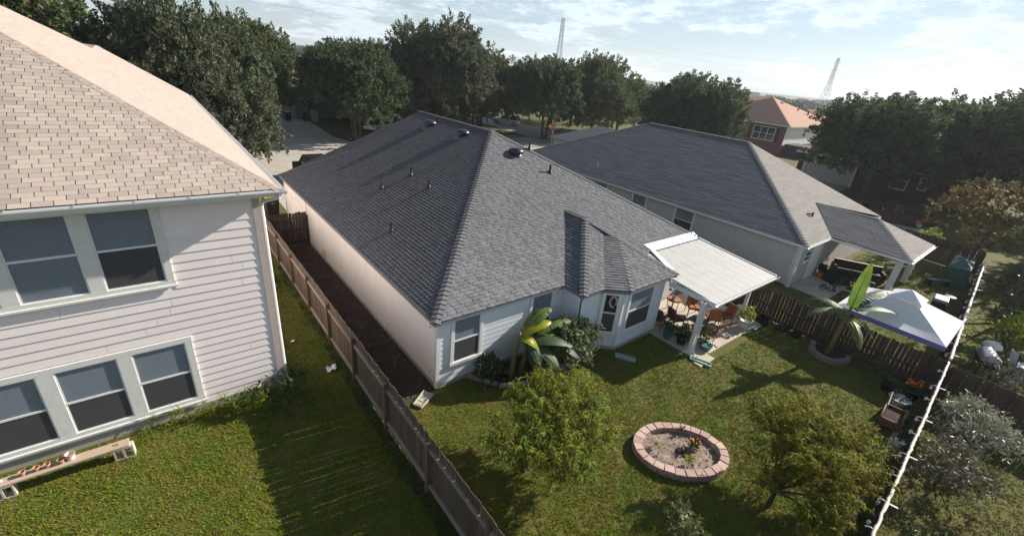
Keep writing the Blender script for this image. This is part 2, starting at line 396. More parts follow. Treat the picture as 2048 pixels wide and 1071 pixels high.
def shingle_tabs(poly, ea, eb, ex=.143, tw=.33, gap=.006, th=(.010,.018), jit=.0, wid=(1,), lift=.008, seed=3):
    """tabs laid in courses on the plane of poly; ea->eb is the eave. Returns list of (origin, [6 local verts])"""
    rr = random.Random(seed); P0 = Vector(ea); U = (Vector(eb)-P0).normalized()
    pts = [Vector(p) for p in poly]; n = Vector((0,0,0))
    for a, b in zip(pts, pts[1:]+pts[:1]): n += (a-P0).cross(b-P0)
    n.normalize()
    if n.z < 0: n = -n
    V = n.cross(U).normalized()
    if V.z < 0: V = -V
    p2 = [((p-P0).dot(U), (p-P0).dot(V)) for p in pts]; vmax = max(p[1] for p in p2); res = []
    r = 0
    while r*ex < vmax-.02:
        v0 = r*ex; v1 = min(v0+ex*1.04, vmax-.001)
        lo = scan(p2, v0+.004); hi = scan(p2, max(v1-.004, v0+.005))
        if len(lo) != len(hi): lo = hi = scan(p2, (v0+v1)/2)
        for k in range(0, len(lo)-1, 2):
            l0, h0, l1, h1 = lo[k], lo[k+1], hi[k], hi[k+1]
            off = (r % 2)*tw/2+rr.uniform(-jit, jit)+(r % 3)*.03
            u = math.floor((min(l0, l1)-off)/tw)*tw+off
            k_ = 0
            while u < max(h0, h1):
                cw_ = tw*rr.choice(wid); a, b = u+gap/2, u+cw_-gap/2
                a0, b0, a1, b1 = max(a, l0), min(b, h0), max(a, l1), min(b, h1)
                if b0-a0 > .03 or b1-a1 > .03:
                    if b0 <= a0: a0 = b0 = min(max((a1+b1)/2, l0), h0)
                    if b1 <= a1: a1 = b1 = min(max((a0+b0)/2, l1), h1)
                    t = th[(k_+r) % len(th)] if isinstance(th, list) else rr.uniform(*th); k_ += 1
                    o = P0+U*u+V*v0
                    dv = v1-v0
                    loc = [U*(a0-u)+n*(lift+t), U*(b0-u)+n*(lift+t), U*(b1-u)+V*dv+n*(lift+.002), U*(a1-u)+V*dv+n*(lift+.002), U*(a0-u), U*(b0-u)]
                    full = abs(a0-a) < 1e-5 and abs(b0-b) < 1e-5 and abs(a1-a) < 1e-5 and abs(b1-b) < 1e-5
                    res.append((o, loc, ((round(t, 3), round(cw_, 3)) if full else None)))
                u += cw_
        r += 1
    return res
TABF = [(0,1,2,3),(0,4,5,1),(4,0,3),(1,5,2)]
EDGE = {'pale_shingle': m_slotL, 'pale_shingle_plain': m_capL, 'charcoal_shingle': M('shingle_edge', (.022,.022,.024), 1, .1, 9), 'shaded_grey_shingle': M('shingle_edge', (.022,.022,.024), 1, .1, 9), 'sunlit_grey_shingle': m_shRb}
def edge_mats(me, mat):
    me.materials.append(EDGE[mat.name]); n = len(me.polygons); a = np.ones(n, dtype=np.int32); a[::4] = 0; me.polygons.foreach_set('material_index', a); return me
def roof_cover(roof, planes, nbest=300, name='shingle', stuffname='shingle_course'):
    """planes: list of (poly, ea, eb, mat, kwargs). The nbest tabs that show largest become parts, the rest one stuff part per material"""
    base = base_of(roof); allt = []
    for i, (poly, ea, eb, mat, kw) in enumerate(planes):
        for o, loc, key in shingle_tabs(poly, ea, eb, seed=11+i, **kw):
            sc = 0
            if nbest:
                q = project(o)
                if q and 6 < q[0] < 2042 and 4 < q[1] < 1066:
                    n = (loc[1]-loc[0]).cross(loc[3]-loc[0]); vd = (CAM-o)
                    face = n.normalized().dot(vd.normalized())
                    if face > .02: sc = face*(loc[1]-loc[0]).length/q[2]**2
            allt.append((sc, i, o, loc, key, mat))
    allt.sort(key=lambda a: -a[0]); cache = {}
    for sc, i, o, loc, key, mat in allt[:nbest]:
        if sc <= 0: break
        k = (i, key, mat.name)
        if key is None or k not in cache:
            me = edge_mats(MB().add(loc, TABF).mesh(name, mat), mat)
            if key is not None: cache[k] = me
        else: me = cache[k]
        link(name, me, roof, o-base)
    rest = {}
    for sc, i, o, loc, key, mat in allt[nbest:]:
        rest.setdefault(mat.name, (mat, MB()))[1].add([o+p for p in loc], TABF)
    for mat, mb in rest.values(): edge_mats(mb.build(stuffname, mat, roof, kind='stuff').data, mat)
def ridge_caps(roof, a, b, mat, hw=.14, ln=.2, drop=.27, th=.016, lift=.016, nameit='ridge_cap', edge=None):
    base = base_of(roof); a = Vector(a); b = Vector(b); d = (b-a); L_ = d.length; d.normalize(); sd = d.cross(Vector((0,0,1))).normalized(); up = sd.cross(d)
    n = max(1, int(L_/ln)); st = L_/n; mb = MB()
    dp = hw*drop
    prof = lambda k, t: [d*k+up*(lift+t)-sd*hw-up*dp, d*k+up*(lift+t), d*k+up*(lift+t)+sd*hw-up*dp]
    vs = prof(0, th)+prof(st*1.25, 0)+[v-up*(th+.01) for v in prof(0, th)]
    mb.add(vs, [(0,1,4,3),(1,2,5,4),(6,7,1,0),(7,8,2,1)])
    me = mb.mesh(nameit, mat)
    if edge: me.materials.append(edge); me.polygons.foreach_set('material_index', [0,0,1,1])
    for i in range(n): link(nameit, me, roof, a+d*st*i-base)
def planes_mesh(mb, polys):
    for p in polys: mb.quad(*p)
    return mb
def gutter(mb, a, b, side, w_=.11, h_=.10):
    a = Vector(a); b = Vector(b); s = Vector(side); Z = Vector((0,0,1))
    prof = [(0,0),(0,-h_),(w_*.7,-h_),(w_,-h_*.35),(w_,0),(w_-.006,0),(w_-.006,-h_*.34),(w_*.68,-h_+.006),(.006,-h_+.006),(.006,0)]
    pa = [a+s*x+Z*z for x, z in prof]; pb = [b+s*x+Z*z for x, z in prof]; n = len(prof)
    mb.add(pa+pb, [(i,(i+1)%n,n+(i+1)%n,n+i) for i in range(n)]+[tuple(range(n)), tuple(range(2*n-1,n-1,-1))]); return mb

# ------------------------------------------------------------------ two-storey house on the left
H1 = thing('two_storey_house', 'two-storey house with pink-beige clapboard wall and pale tan shingle roof', 'house', (-4.5, 20, 0))
XL, YB = 1.98, 13.0
O1, U1, N1 = (-11, YB, 0), (1,0,0), (0,-1,0)
wins_up = [(-2.87,-1.73), (-1.45,-.30), (-4.29,-3.15), (-6.0,-4.86)]
wins_lo = [(-2.83,-1.68), (-1.40,-.27), (-4.27,-3.13), (-5.8,-4.66)]
wall = MB(); wall.box(-11, XL-.02, YB+.001, YB+.2, 0, 6.42); wall.box(XL-.22, XL-.021, YB+.2, 34.6, 0, 6.42)
wall = wall.build('wall', m_sidL, H1)
MB().box(-11, XL+.005, YB-.03, YB, -.02, .24).build('foundation', m_conc, H1)
holes = [(-6.1+11, -.17+11, 4.12, 6.33), (-5.9+11, -.14+11, .36, 2.56)]
siding(wall, m_sidL, O1, U1, N1, 0, 11+XL-.14, .24, 6.3, .235, holes, 3.66, .02, 4, .009)
siding(wall, m_sidL, (XL-.02, YB+.1, 0), (0,1,0), (1,0,0), 0, 21.4, .24, 6.3, .235, (), 3.66, .02, 5)
tr = MB(); tr.box(XL-.16, XL+.015, YB-.035, YB, .1, 6.35); tr.box(XL-.019, XL+.016, YB, YB+.14, .1, 6.35)
tr.build('corner_trim', m_trimL, H1)
for i, (a, b) in enumerate(wins_up):
    window(H1, (0,YB,0), U1, N1, a, b, 4.26, 6.19, .0, 5.25, low='blind' if i in (0, 3) else 'screen', trims=(0,0,0,0))
for a, b in wins_lo:
    window(H1, (0,YB,0), U1, N1, a, b, .53, 2.40, .0, 1.45, trims=(0,0,0,0))
def group_trim(ws, z0, z1, zb, zt):
    xs = sorted([x for p in ws for x in p]); mb = MB()
    mb.box(xs[0]-.14, xs[-1]+.16, YB-.062, YB-.001, zb, z0); mb.box(xs[0]-.14, xs[-1]+.16, YB-.06, YB-.001, z1, zt)
    for a, b in [(xs[0]-.14, xs[0]), (xs[-1], xs[-1]+.15)]+list(zip(xs[1:-1:2], xs[2:-1:2])): mb.box(a, b, YB-.058, YB-.001, z0, z1)
    mb.box(xs[0]-.17, xs[-1]+.19, YB-.10, YB-.062, zb-.02, zb+.03)
    return mb
group_trim(wins_up, 4.26, 6.19, 4.12, 6.32).build('window_trim', m_whitew, H1)
group_trim(wins_lo, .53, 2.40, .38, 2.55).build('window_trim', m_whitew, H1)
KB, KR = .56, .622
ex_, ez = 2.44, 6.50; ey = 12.56
hipx = lambda t: (ex_-t, ey+t*KR/KB, ez+KR*t)
top = hipx(6.0)
back_poly = [(-11.5,ey,ez),(ex_,ey,ez),top,(-11.5,top[1],top[2])]
fr = [(ex_, 35.4, ez), (-1.33, 36.0, ez+KR*3.77), (-1.28, 31.2, ez+KR*3.72), (-3.56, 28.2, top[2])]
right_poly = [(ex_,ey,ez), fr[0], fr[1], fr[2], fr[3], top]
rf = MB(); planes_mesh(rf, [back_poly, right_poly, [fr[3],fr[2],fr[1],(-8,36,top[2]-1),(-11.5,28.2,top[2])], [top,fr[3],(-11.5,28.2,top[2]),(-11.5,top[1],top[2])]])
rf.box(-11.5, ex_-.02, ey+.02, YB+.1, ez-.17, ez-.15); rf.box(XL-.1, ex_-.02, YB+.1, 35.3, ez-.17, ez-.15)
roof = rf.build('roof', m_slotL, H1)
kw = dict(ex=.143, tw=.335, gap=.016, th=(.005,.008), jit=0)
roof_cover(roof, [(back_poly, back_poly[0], back_poly[1], m_shL, kw), (right_poly, right_poly[0], right_poly[1], m_shLb, dict(kw, gap=.001, th=(.004,.007), tw=1.0))])
ridge_caps(roof, (ex_,ey,ez), top, m_capL, hw=.13, ln=.15, th=.004, lift=.004)
fa = MB(); fa.box(-11.5, ex_+.02, ey-.03, ey, ez-.18, ez-.03); fa.box(ex_, ex_+.03, ey, 35.4, ez-.18, ez-.03)
fa.build('fascia', m_white, H1)
g = MB(); gutter(g, (-11.5, ey-.032, ez-.012), (ex_+.15, ey-.032, ez-.012), (0,-1,0)); gutter(g, (ex_+.032, ey-.14, ez-.012), (ex_+.032, 35.4, ez-.012), (1,0,0))
g.build('gutter', m_white, H1)
for i in range(14): MB().bar((-10.5+i*1.0, ey-.02, ez-.004), (-10.5+i*1.0, ey-.15, ez-.004), .025, .01).build('gutter_bracket', m_galv, H1)
ds = MB(); ds.tube([(ex_-.02,ey-.09,ez-.1),(ex_-.04,ey-.09,ez-.2),(XL+.09,YB-.06,ez-.42),(XL+.075,YB+.05,ez-.55),(XL+.075,YB+.05,.25),(XL+.2,YB-.1,.1)], .045, 8)
ds.build('downspout', m_white, H1)

# ------------------------------------------------------------------ single-storey house in the middle
H2 = thing('single_storey_house', 'white single-storey house with charcoal shingle hip roof and white patio cover', 'house', (13, 18, 0))
E0 = 2.7
SW = (5.75,10.08,E0); RN = (14.24,19.47,6.775); RFp = (14.16,27.5,6.737); SE = (21.6,10.08,E0); NW = (5.75,29.3,E0); NE = (21.6,29.3,E0); FM = (9.28,27.05,4.394)
V0 = (11.25,10.08,E0); V1 = (14.38,13.58,4.22); R1 = (14.38,12.33,4.22); C1 = (11.25,9.1,E0); P1 = (12.39,9.1,E0); P2 = (13.17,8.5,E0); EX = (16.37,8.5,E0); EY = (16.37,10.08,E0)
T1 = (14.78,11.56,3.86); T2 = (15.10,10.95,3.673)
left_p = [SW, NW, FM, RFp, RN]; back_p = [SW, V0, V1, EY, SE, RN]
pA = [C1, V0, V1, R1]; pF1 = [C1, P1, T1, R1]; pB = [P1, P2, T2, T1]; pF2 = [P2, EX, T2]; pR = [EX, EY, V1, R1]
rf = MB(); planes_mesh(rf, [left_p, back_p, pA, pF1, pB, pF2, pR, [SE, NE, RFp, RN], [NW, NE, RFp, FM], [SW, SE, NE, NW][::-1]])
roof2 = rf.build('roof', m_shCb, H2)
kc = dict(ex=.143, tw=.2, gap=.006, th=[.006,.022,.008,.018], jit=.08, wid=(.7,1,1,1.35))
kA = dict(kc, th=[.018,.024,.026], tw=.33)
roof_cover(roof2, [(left_p, SW, NW, m_shC, dict(kc, th=[.034,.0342], tw=.18, gap=.03, jit=.0, wid=(1,))), (back_p, SW, SE, m_shC, kc), (pA, C1, V0, m_shC, kA), (pF1, C1, P1, m_shC, kc), (pB, P1, P2, m_shC, kA), (pF2, P2, EX, m_shC, kc), (pR, EX, EY, m_shC, kc)])
for a, b in ((SW,RN),(RN,RFp),(SE,RN),(C1,R1),(R1,V1),(EX,R1),(P2,T2),(NW,FM)): ridge_caps(roof2, a, b, m_capC, hw=.17, ln=.2, th=.034, lift=.022, edge=MATS['shingle_edge'])
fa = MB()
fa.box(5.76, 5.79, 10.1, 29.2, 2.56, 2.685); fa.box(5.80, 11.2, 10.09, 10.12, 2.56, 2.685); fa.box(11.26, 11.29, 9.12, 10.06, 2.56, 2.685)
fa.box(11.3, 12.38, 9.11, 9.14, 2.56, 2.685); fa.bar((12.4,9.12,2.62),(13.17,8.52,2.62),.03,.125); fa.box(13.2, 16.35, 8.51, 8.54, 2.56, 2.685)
fa.build('fascia', M('eave_shade_grey', (.17,.185,.20), .7, .06, 5), H2)  # dark grey puts the shade under the eave into the fascia colour
wl = MB(); wl.box(5.95, 6.1, 10.30, 29.1, .16, 2.7); lw = wl.build('wall', m_cream, H2)
fo = MB(); fo.box(5.93, 6.1, 10.29, 29.1, 0, .16); fo.box(5.93, 11.4, 10.262, 10.29, 0, .16); fo.box(11.44, 12.46, 9.25, 9.28, 0, .16)
fo.bar((12.46,9.25,.08),(13.1,8.655,.08),.03,.16); fo.box(13.1, 15.77, 8.645, 8.68, 0, .16); fo.build('foundation', m_conc, H2)
wl = MB(); wl.box(6.1, 21.4, 10.281, 10.4, 0, 2.7); wl.box(11.42, 11.5, 9.28, 10.28, .16, 2.7); wl.box(11.42, 12.45, 9.275, 9.35, .16, 2.7)
wl.extr([(12.45,9.28,.16),(13.1,8.68,.16),(13.15,8.74,.16),(12.5,9.34,.16)], (0,0,2.5)); wl.box(13.1, 15.75, 8.68, 8.75, .16, 2.7); wl.box(15.68, 15.75, 8.75, 10.28, .05, 2.7)
bw = wl.build('wall', m_sidC, H2)
WB = ((0,10.28,0),(1,0,0),(0,-1,0))
siding(bw, m_sidC, (0,10.28,0), (1,0,0), (0,-1,0), 6.06, 11.42, .16, 2.62, .19, [(6.43,7.69,.74,2.62),(9.74,10.95,.74,2.62)], 3.66, .014, 8)
siding(bw, m_sidC, (0,9.275,0), (1,0,0), (0,-1,0), 11.5, 12.36, .16, 2.62, .19, (), 3.66, .014, 9)
siding(bw, m_sidC, (0,8.68,0), (1,0,0), (0,-1,0), 13.2, 15.64, .16, 2.62, .19, [(13.42,15.1,.68,2.62)], 3.66, .014, 10)
ua = Vector((.65,-.6,0)).normalized(); na = Vector((-.6,-.65,0)).normalized(); la = math.hypot(.65,.6)
siding(bw, m_sidC, (12.45,9.28,0), ua, na, .06, la-.06, .16, .72, .19, (), 3.66, .014, 11)
siding(bw, m_sidC, (15.75,8.7,0), (0,1,0), (1,0,0), .06, 1.55, .16, 2.62, .19, (), 3.66, .014, 12)
for bx_ in ((5.925, 6.05, 10.255, 10.279, .02, 2.6), (5.925, 5.949, 10.28, 10.4, .02, 2.6), (10.98, 11.09, 10.25, 10.279, .16, 2.6), (11.40, 11.52, 9.25, 9.274, .16, 2.6), (12.35, 12.46, 9.25, 9.274, .16, 2.6), (13.09, 13.2, 8.65, 8.679, .16, 2.6), (15.64, 15.78, 8.65, 8.679, .1, 2.6), (15.751, 15.775, 8.68, 8.8, .1, 2.6), (5.925, 5.949, 24.5, 24.62, .02, 2.6), (5.925, 5.949, 28.9, 29.1, .02, 2.6)): MB().box(*bx_).build('corner_trim', m_white, H2)
window(H2, *WB, 6.55, 7.57, .86, 2.48, .11, 1.68)
window(H2, *WB, 9.86, 10.84, .86, 2.52, .11, 1.68)
window(H2, (0,8.68,0), (1,0,0), (0,-1,0), 13.54, 15.0, .80, 2.46, .11, 1.63)
window(H2, (12.45,9.28,0), ua, na, .17, .72, .80, 2.46, .10, 1.66, up='none')
# a ring of dried flowers hangs behind the angled pane
cw = Vector((12.45,9.28,2.15))+ua*.52+na*.0185
ring = MB(); ring.tube([cw+ua*(.13*math.cos(t))+Vector((0,0,.22*math.sin(t))) for t in np.linspace(-.6, 2*math.pi-1.2, 20)], .045, 6)
prop(ring.build('wreath', M('dried_wreath', (.52,.34,.30), .9, .3, 20)), 'pale pink wreath hung inside the angled bay window', 'wreath')
# patio cover
pr = MB(); x0, x1, y0, y1, z0, z1 = 15.86, 21.15, 6.45, 10.5, 2.47, 2.86
zz = lambda y: z0+(z1-z0)*(y-y0)/(y1-y0)
pc = MB().extr([(x0,y0,z0-.06),(x1,y0,z0-.06),(x1,y1,z1-.06),(x0,y1,z1-.06)], (0,0,.04)).build('patio_cover', m_alum, H2)
npan = 9; pw = (x1-x0)/npan
for i in range(npan):
    a = x0+i*pw; mb = MB()
    ya = y0+.02; yb = y1
    if a < 16.37: yb = 8.45 if a+pw < 16.5 else y1
    prof = [(a+.003,-.018),(a+.003,.004),(a+.022,.004),(a+.028,.002),(a+pw-.003,.002),(a+pw-.003,-.018)]
    va = [(x, ya, zz(ya)+d) for x, d in prof]; vb = [(x, yb, zz(yb)+d) for x, d in prof]; n = len(prof)
    mb.add(va+vb, [(k,(k+1)%n,n+(k+1)%n,n+k) for k in range(n)]+[tuple(range(n)), tuple(range(2*n-1,n-1,-1))])
    mb.build('roof_panel', m_alum, pc)
fl = MB(); fl.extr([(17.2,10.45,zz(10.45)+.03),(21.2,10.45,zz(10.45)+.03),(21.2,10.86,3.075),(17.0,10.86,3.075)], (0,0,.012)); fl.build('flashing', m_white, pc)
fl = MB(); fl.extr([(16.16,8.44,2.64),(16.5,8.44,2.62),(17.3,10.42,2.90),(17.05,10.46,2.93)], (0,0,.02)); fl.build('flashing', m_white, pc)
bx = MB(); bx.box(x0-.05, x0, y0, 8.5, z0-.16, z0+.03); bx.extr([(x0-.05,8.5,2.5),(x0,8.5,2.5),(x0,10.2,2.66),(x0-.05,10.2,2.66)], (0,0,.2)); bx.box(x1, x1+.05, y0, y1, z0-.15, z0+.03)
bx.extr([(x1,y0,z0-.1),(x1+.05,y0,z0-.1),(x1+.05,y1,z1-.1),(x1,y1,z1-.1)], (0,0,.14))
bx.build('edge_beam', m_white, H2)
g = MB(); gutter(g, (x0-.05, y0, z0+.03), (x1+.05, y0, z0+.03), (0,-1,0), .14, .14); g.build('gutter', m_white, H2)
for px_, py_ in ((15.66,6.82), (20.25,7.0)):
    p = MB().box(px_-.07, px_+.07, py_-.07, py_+.07, .05, 2.42); p.box(px_-.085, px_+.085, py_-.085, py_+.085, .05, .14); p.box(px_-.085, px_+.085, py_-.085, py_+.085, 2.3, 2.42); bevel(p.build('post', m_white, H2), .008)
d = MB().tube([(16.15,y0-.07,z0-.1),(16.1,y0-.05,z0-.2),(15.82,6.74,z0-.32),(15.70,6.71,z0-.45),(15.70,6.70,.25),(15.66,6.60,.12)], .038, 8).build('downspout', m_white, H2)
MB().bar((15.9,7.05,2.4),(20.6,7.05,2.4),.09,.14).build('beam', m_white, H2)
# roof fittings
def roof_z(x, y): return E0+min(.48*(x-5.75), .4345*(y-10.08))
def dome_vent(x, y):
    z = roof_z(x, y); v = MB(); v.lathe([(.30,-.12),(.30,.04),(.24,.06),(.24,.13),(.38,.14),(.40,.18),(.35,.28),(.22,.35),(.0,.37)], (x,y,z), 18)
    o = v.build('roof_vent', M('dark_vent', (.012,.015,.02), .38, .1, 9, spec=.5), H2, smooth=True)
    sl = (.48,0) if .48*(x-5.75) < .4345*(y-10.08) else (0,.4345)
    fz = lambda dx, dy: z+sl[0]*dx+sl[1]*dy+.03
    MB().extr([(x+a,y+b,fz(a,b)) for a, b in ((-.4,-.35),(.35,-.35),(.35,.35),(-.4,.35))], (0,0,.008)).build('flashing', M('vent_flashing', (.16,.16,.17), .5, .1, 9, metal=.3), o)
for x, y in ((13.2,24.3),(13.25,20.8),(14.35,17.5)): dome_vent(x, y)
def pipe_vent(x, y, h=.36):
    z = roof_z(x, y); v = MB().tube([(x,y,z-.05),(x,y,z+h)], .05, 10); v.lathe([(.17,-.06),(.10,.07),(.055,.16)], (x,y,z), 12)
    o = v.build('vent_pipe', m_blackp, H2)
    MB().ball((x+.05,y-.03,z+.12), .03, 8).build('pipe_collar', m_galv, o)
for x, y in ((9.75,19.8),(8.41,20.2),(9.62,17.75),(7.09,16.2),(15.46,16.05),(15.5,17.85)): pipe_vent(x, y, .42)
MB().box(5.91, 5.95, 21.6, 22.1, .25, .65).build('wall_vent', M('wall_vent_grille', (.6,.56,.5), .8, .1, 9), H2)
for z in (2.3, .55): MB().tube([(5.94,10.6,z),(5.88,10.6,z),(5.86,10.6,z-.06)], .02, 6).build('wall_bracket', m_galv, H2)

# ------------------------------------------------------------------ grey-roofed house to the right
H3 = thing('neighbour_house', 'neighbouring single-storey house with dark grey hip roof and covered rear porch', 'house', (33.5, 19, 0))
e3 = 2.65
a0 = (26.7,7.25,e3); a1 = (40.15,7.25,e3); rn = (34.72,15.5,6.502); rfar = (34.85,24.3,6.56); nw = (26.7,32.2,e3); ne = (42,32.2,e3)
v0 = (30.3,7.25,e3); v1 = (33.4,9.55,3.724)
xr = (33.4,6.1,3.724); xw = (30.3,3.45,2.6); xe = (35.75,3.45,2.6); xb = (35.75,7.25,e3)
l3 = [a0, nw, rfar, rn]; b3 = [a0, v0, v1, a1, rn]
wl3 = [xw, v0, v1, xr]; wf3 = [xw, xe, xr]
rf = MB(); planes_mesh(rf, [l3, b3, [a1, ne, rfar, rn], [nw, ne, rfar], wl3, wf3, [xe, xb, v1, xr], [a0,a1,ne,nw][::-1]])
rf.extr([xw, xe, xb, v0], (0,0,-.03))
roof3 = rf.build('roof', m_shCb, H3)
kr = dict(ex=.16, tw=1.0, gap=.002, th=(.016,.022), jit=.2)
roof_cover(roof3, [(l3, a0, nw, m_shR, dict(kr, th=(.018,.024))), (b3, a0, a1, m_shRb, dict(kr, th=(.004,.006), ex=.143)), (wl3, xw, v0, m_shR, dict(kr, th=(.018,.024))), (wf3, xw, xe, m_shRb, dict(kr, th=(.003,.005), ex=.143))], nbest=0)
for a, b in ((a0,rn),(rn,rfar),(xw,xr),(xr,v1),(nw,rfar)): ridge_caps(roof3, a, b, m_capC, hw=.17, ln=.25, th=.02, lift=.02, edge=MATS['shingle_edge'])
fp = MB(); hr, hf = (41.5,30,4.5), (41.5,36,4.5); planes_mesh(fp, [[(37.5,31,2.7),(37.5,40,2.7),hf,hr], [(37.5,40,2.7),(45.5,40,2.7),hf], [(45.5,40,2.7),(45.5,31,2.7),hr,hf], [(37.5,31,2.68),(45.5,31,2.68),(45.5,40,2.68),(37.5,40,2.68)]])
fp.build('front_roof', m_shR, H3)
MB().box(38,45,32,39.5,0,2.66).build('front_wall', m_sidR, H3)
wl = MB(); wl.box(27.0, 27.2, 7.5, 31.8, .1, e3); wl.box(27.2, 40, 7.52, 7.7, 0, e3); wl.box(39.8, 40, 7.6, 31.8, 0, e3); wl.box(27.2, 39.8, 31.6, 31.8, 0, e3)
w3 = wl.build('wall', m_sidR, H3)
siding(w3, m_sidR, (27.0,7.5,0), (0,1,0), (-1,0,0), .1, 24.2, .12, e3-.12, .21, [(6.48,8.0,.98,2.53),(10.28,11.6,.98,2.53),(13.9,15.4,.98,2.53)], 3.66, .012, 21)
for y0_, y1_ in ((14.08,15.40),(17.88,19.0),(21.5,22.8)):
    window(H3, (27.0,0,0), (0,1,0), (-1,0,0), y0_, y1_, 1.1, 2.42, .10, 1.7)
window(H3, (0,7.5,0), (1,0,0), (0,-1,0), 27.75, 28.6, 1.45, 2.02, .05, 1.74, up='none', tmat=m_white)
ct = MB().box(26.97, 27.12, 7.47, 7.499, .02, e3-.08); ct.box(26.965, 26.985, 7.5, 7.64, .02, e3-.08); ct.box(30.2, 30.4, 7.44, 7.51, .05, e3); ct.build('corner_trim', m_white, H3)
MB().box(28.9, 30.1, 7.46, 7.50, .08, 2.2).build('patio_door', m_cream, H3)
fa = MB().box(26.68, 26.71, 7.25, 32.2, e3-.14, e3-.015); fa.box(26.7, 30.3, 7.22, 7.25, e3-.14, e3-.015); fa.box(30.27, 30.3, 3.45, 7.25, e3-.2, e3-.065); fa.box(30.3, 35.75, 3.42, 3.45, e3-.2, e3-.065); fa.box(35.75, 40.1, 7.22, 7.25, e3-.14, e3-.015)
fa.build('fascia', m_white, H3)
g = MB(); gutter(g, (26.7,7.2,e3-.02), (30.2,7.2,e3-.02), (0,-1,0)); gutter(g, (30.3,3.4,e3-.07), (35.8,3.4,e3-.07), (0,-1,0)); g.build('gutter', m_white, H3)
for x, y in ((31.2,3.95),(35.3,3.95)):
    bevel(MB().box(x-.14, x+.14, y-.14, y+.14, 0, e3-.1).build('post', m_white, H3), .01)
MB().bar((30.4,3.8,e3-.16),(35.6,3.8,e3-.16),.1,.16).build('beam', m_white, H3)
v = MB().tube([(30.9,8.75,3.3),(30.9,8.75,3.62)], .05, 8); v.tube([(30.9,8.75,3.5),(30.6,8.95,3.52)], .05, 8); v.build('vent_pipe', m_blackp, H3)
MB().tube([(27.9,23.6,3.2),(27.9,23.6,3.6)], .05, 8).build('vent_pipe', m_galv, H3)
MB().tube([(26.93,7.7,2.5),(26.93,7.7,.1)], .035, 8).build('downspout', m_white, H3)
# ------------------------------------------------------------------ fences
def fence(name, label, p0, p1, h, side, mat=None, rails=(.82,.16), post_every=2.6, pw=.14, post_h=None, z0=.03, jig=.02, gap=.004, gaps=(), group=None, lean=0):
    mat = mat or m_fen; p0 = Vector((*p0, 0)); p1 = Vector((*p1, 0)); d = (p1-p0); Ln = d.length; d.normalize(); n = Vector((-d.y, d.x, 0))*side
    F = thing(name, label, 'fence', p0, 0, group); rr = random.Random(int(Ln*100))
    var = []
    for k in range(4):
        w2 = pw/2*(1-.02*k); e = .03
        mb = MB(); pts = [-d*w2, d*w2, d*w2+Vector((0,0,h-e)), d*(w2-e)+Vector((0,0,h)), -d*(w2-e)+Vector((0,0,h)), -d*w2+Vector((0,0,h-e))]
        mb.extr(pts, -n*.017); var.append(mb.mesh('picket', mat))
    cnt = int(Ln/(pw+gap))
    for i in range(cnt):
        s = (i+.5)*Ln/cnt
        if any(a < s < b for a, b in gaps): continue
        o = link('picket', var[rr.randrange(4)], F, d*s+Vector((0,0,z0+rr.uniform(-.01,.01))))
        o.scale = (1,1,1+rr.uniform(-jig, jig)); o.rotation_euler = (rr.uniform(-.010,.010)*abs(d.y), rr.uniform(-.010,.010)*abs(d.x), rr.uniform(-.015,.015))
    npst = max(1, round(Ln/post_every))
    for i in range(npst+1):
        q = d*(Ln*i/npst)+n*.065
        ph = post_h or h*.93
        MB().box(q.x+p0.x-.045, q.x+p0.x+.045, q.y+p0.y-.045, q.y+p0.y+.045, 0, ph+rr.uniform(-.03,.03)).build('post', m_fenpost if mat is m_fen else m_fen2, F)
    for rz in rails:
        for i in range(npst):
            a = p0+d*(Ln*i/npst+.05)+n*.031; b = p0+d*(Ln*(i+1)/npst-.05)+n*.031
            MB().bar(a+Vector((0,0,h*rz+rr.uniform(-.01,.01))), b+Vector((0,0,h*rz+rr.uniform(-.01,.01))), .06, .09).build('rail', m_fenrail if mat is m_fen else m_fen2, F)
    return F
fence('picket_fence', 'long weathered grey-brown picket fence running between the pink house and the charcoal-roofed house', (3.93,-.55), (3.93,24.5), 1.80, 1, rails=(.82,.15), gap=.0015)
fence('picket_fence', 'short dark fence panel closing the narrow soil strip beside the cream wall', (4.02,24.45), (5.9,24.45), 1.82, -1, mat=m_fen2, post_every=1.8, rails=(.85,.5,.15))
fence('picket_fence', 'dark brown side fence between the lawn and the yard with the white canopy', (21.9,.15), (21.9,10.6), 1.46, 1, mat=m_fen2, rails=(.52,.12), gap=.008)
bf0, bf1 = Vector((3.9,-.62,0)), Vector((21.95,.15,0))
fence('picket_fence', 'dark rear fence topped by a rope of white lights, along the foot of the lawn', (4.0,-.62), (21.9,.15), 1.46, 1, mat=m_fen2, rails=(.85,.15))
fence('picket_fence', 'far stretch of rear fence behind the white canopy', (21.98,.15), (40.2,1.28), 1.46, 1, mat=m_fen2, rails=(.85,.15))
fence('picket_fence', 'brown fence with a blue-grey top rail behind the rear fence corner, next to the grill', (21.72,.02), (21.35,-9), 1.46, 1, mat=m_fen2, rails=(.88,.5,.12))
fence('picket_fence', 'reddish brown fence at the far side of the neighbour yard behind the porch corner', (43.2,7.4), (42.2,1.5), 1.7, -1, mat=m_fen2, rails=(.8,.15))

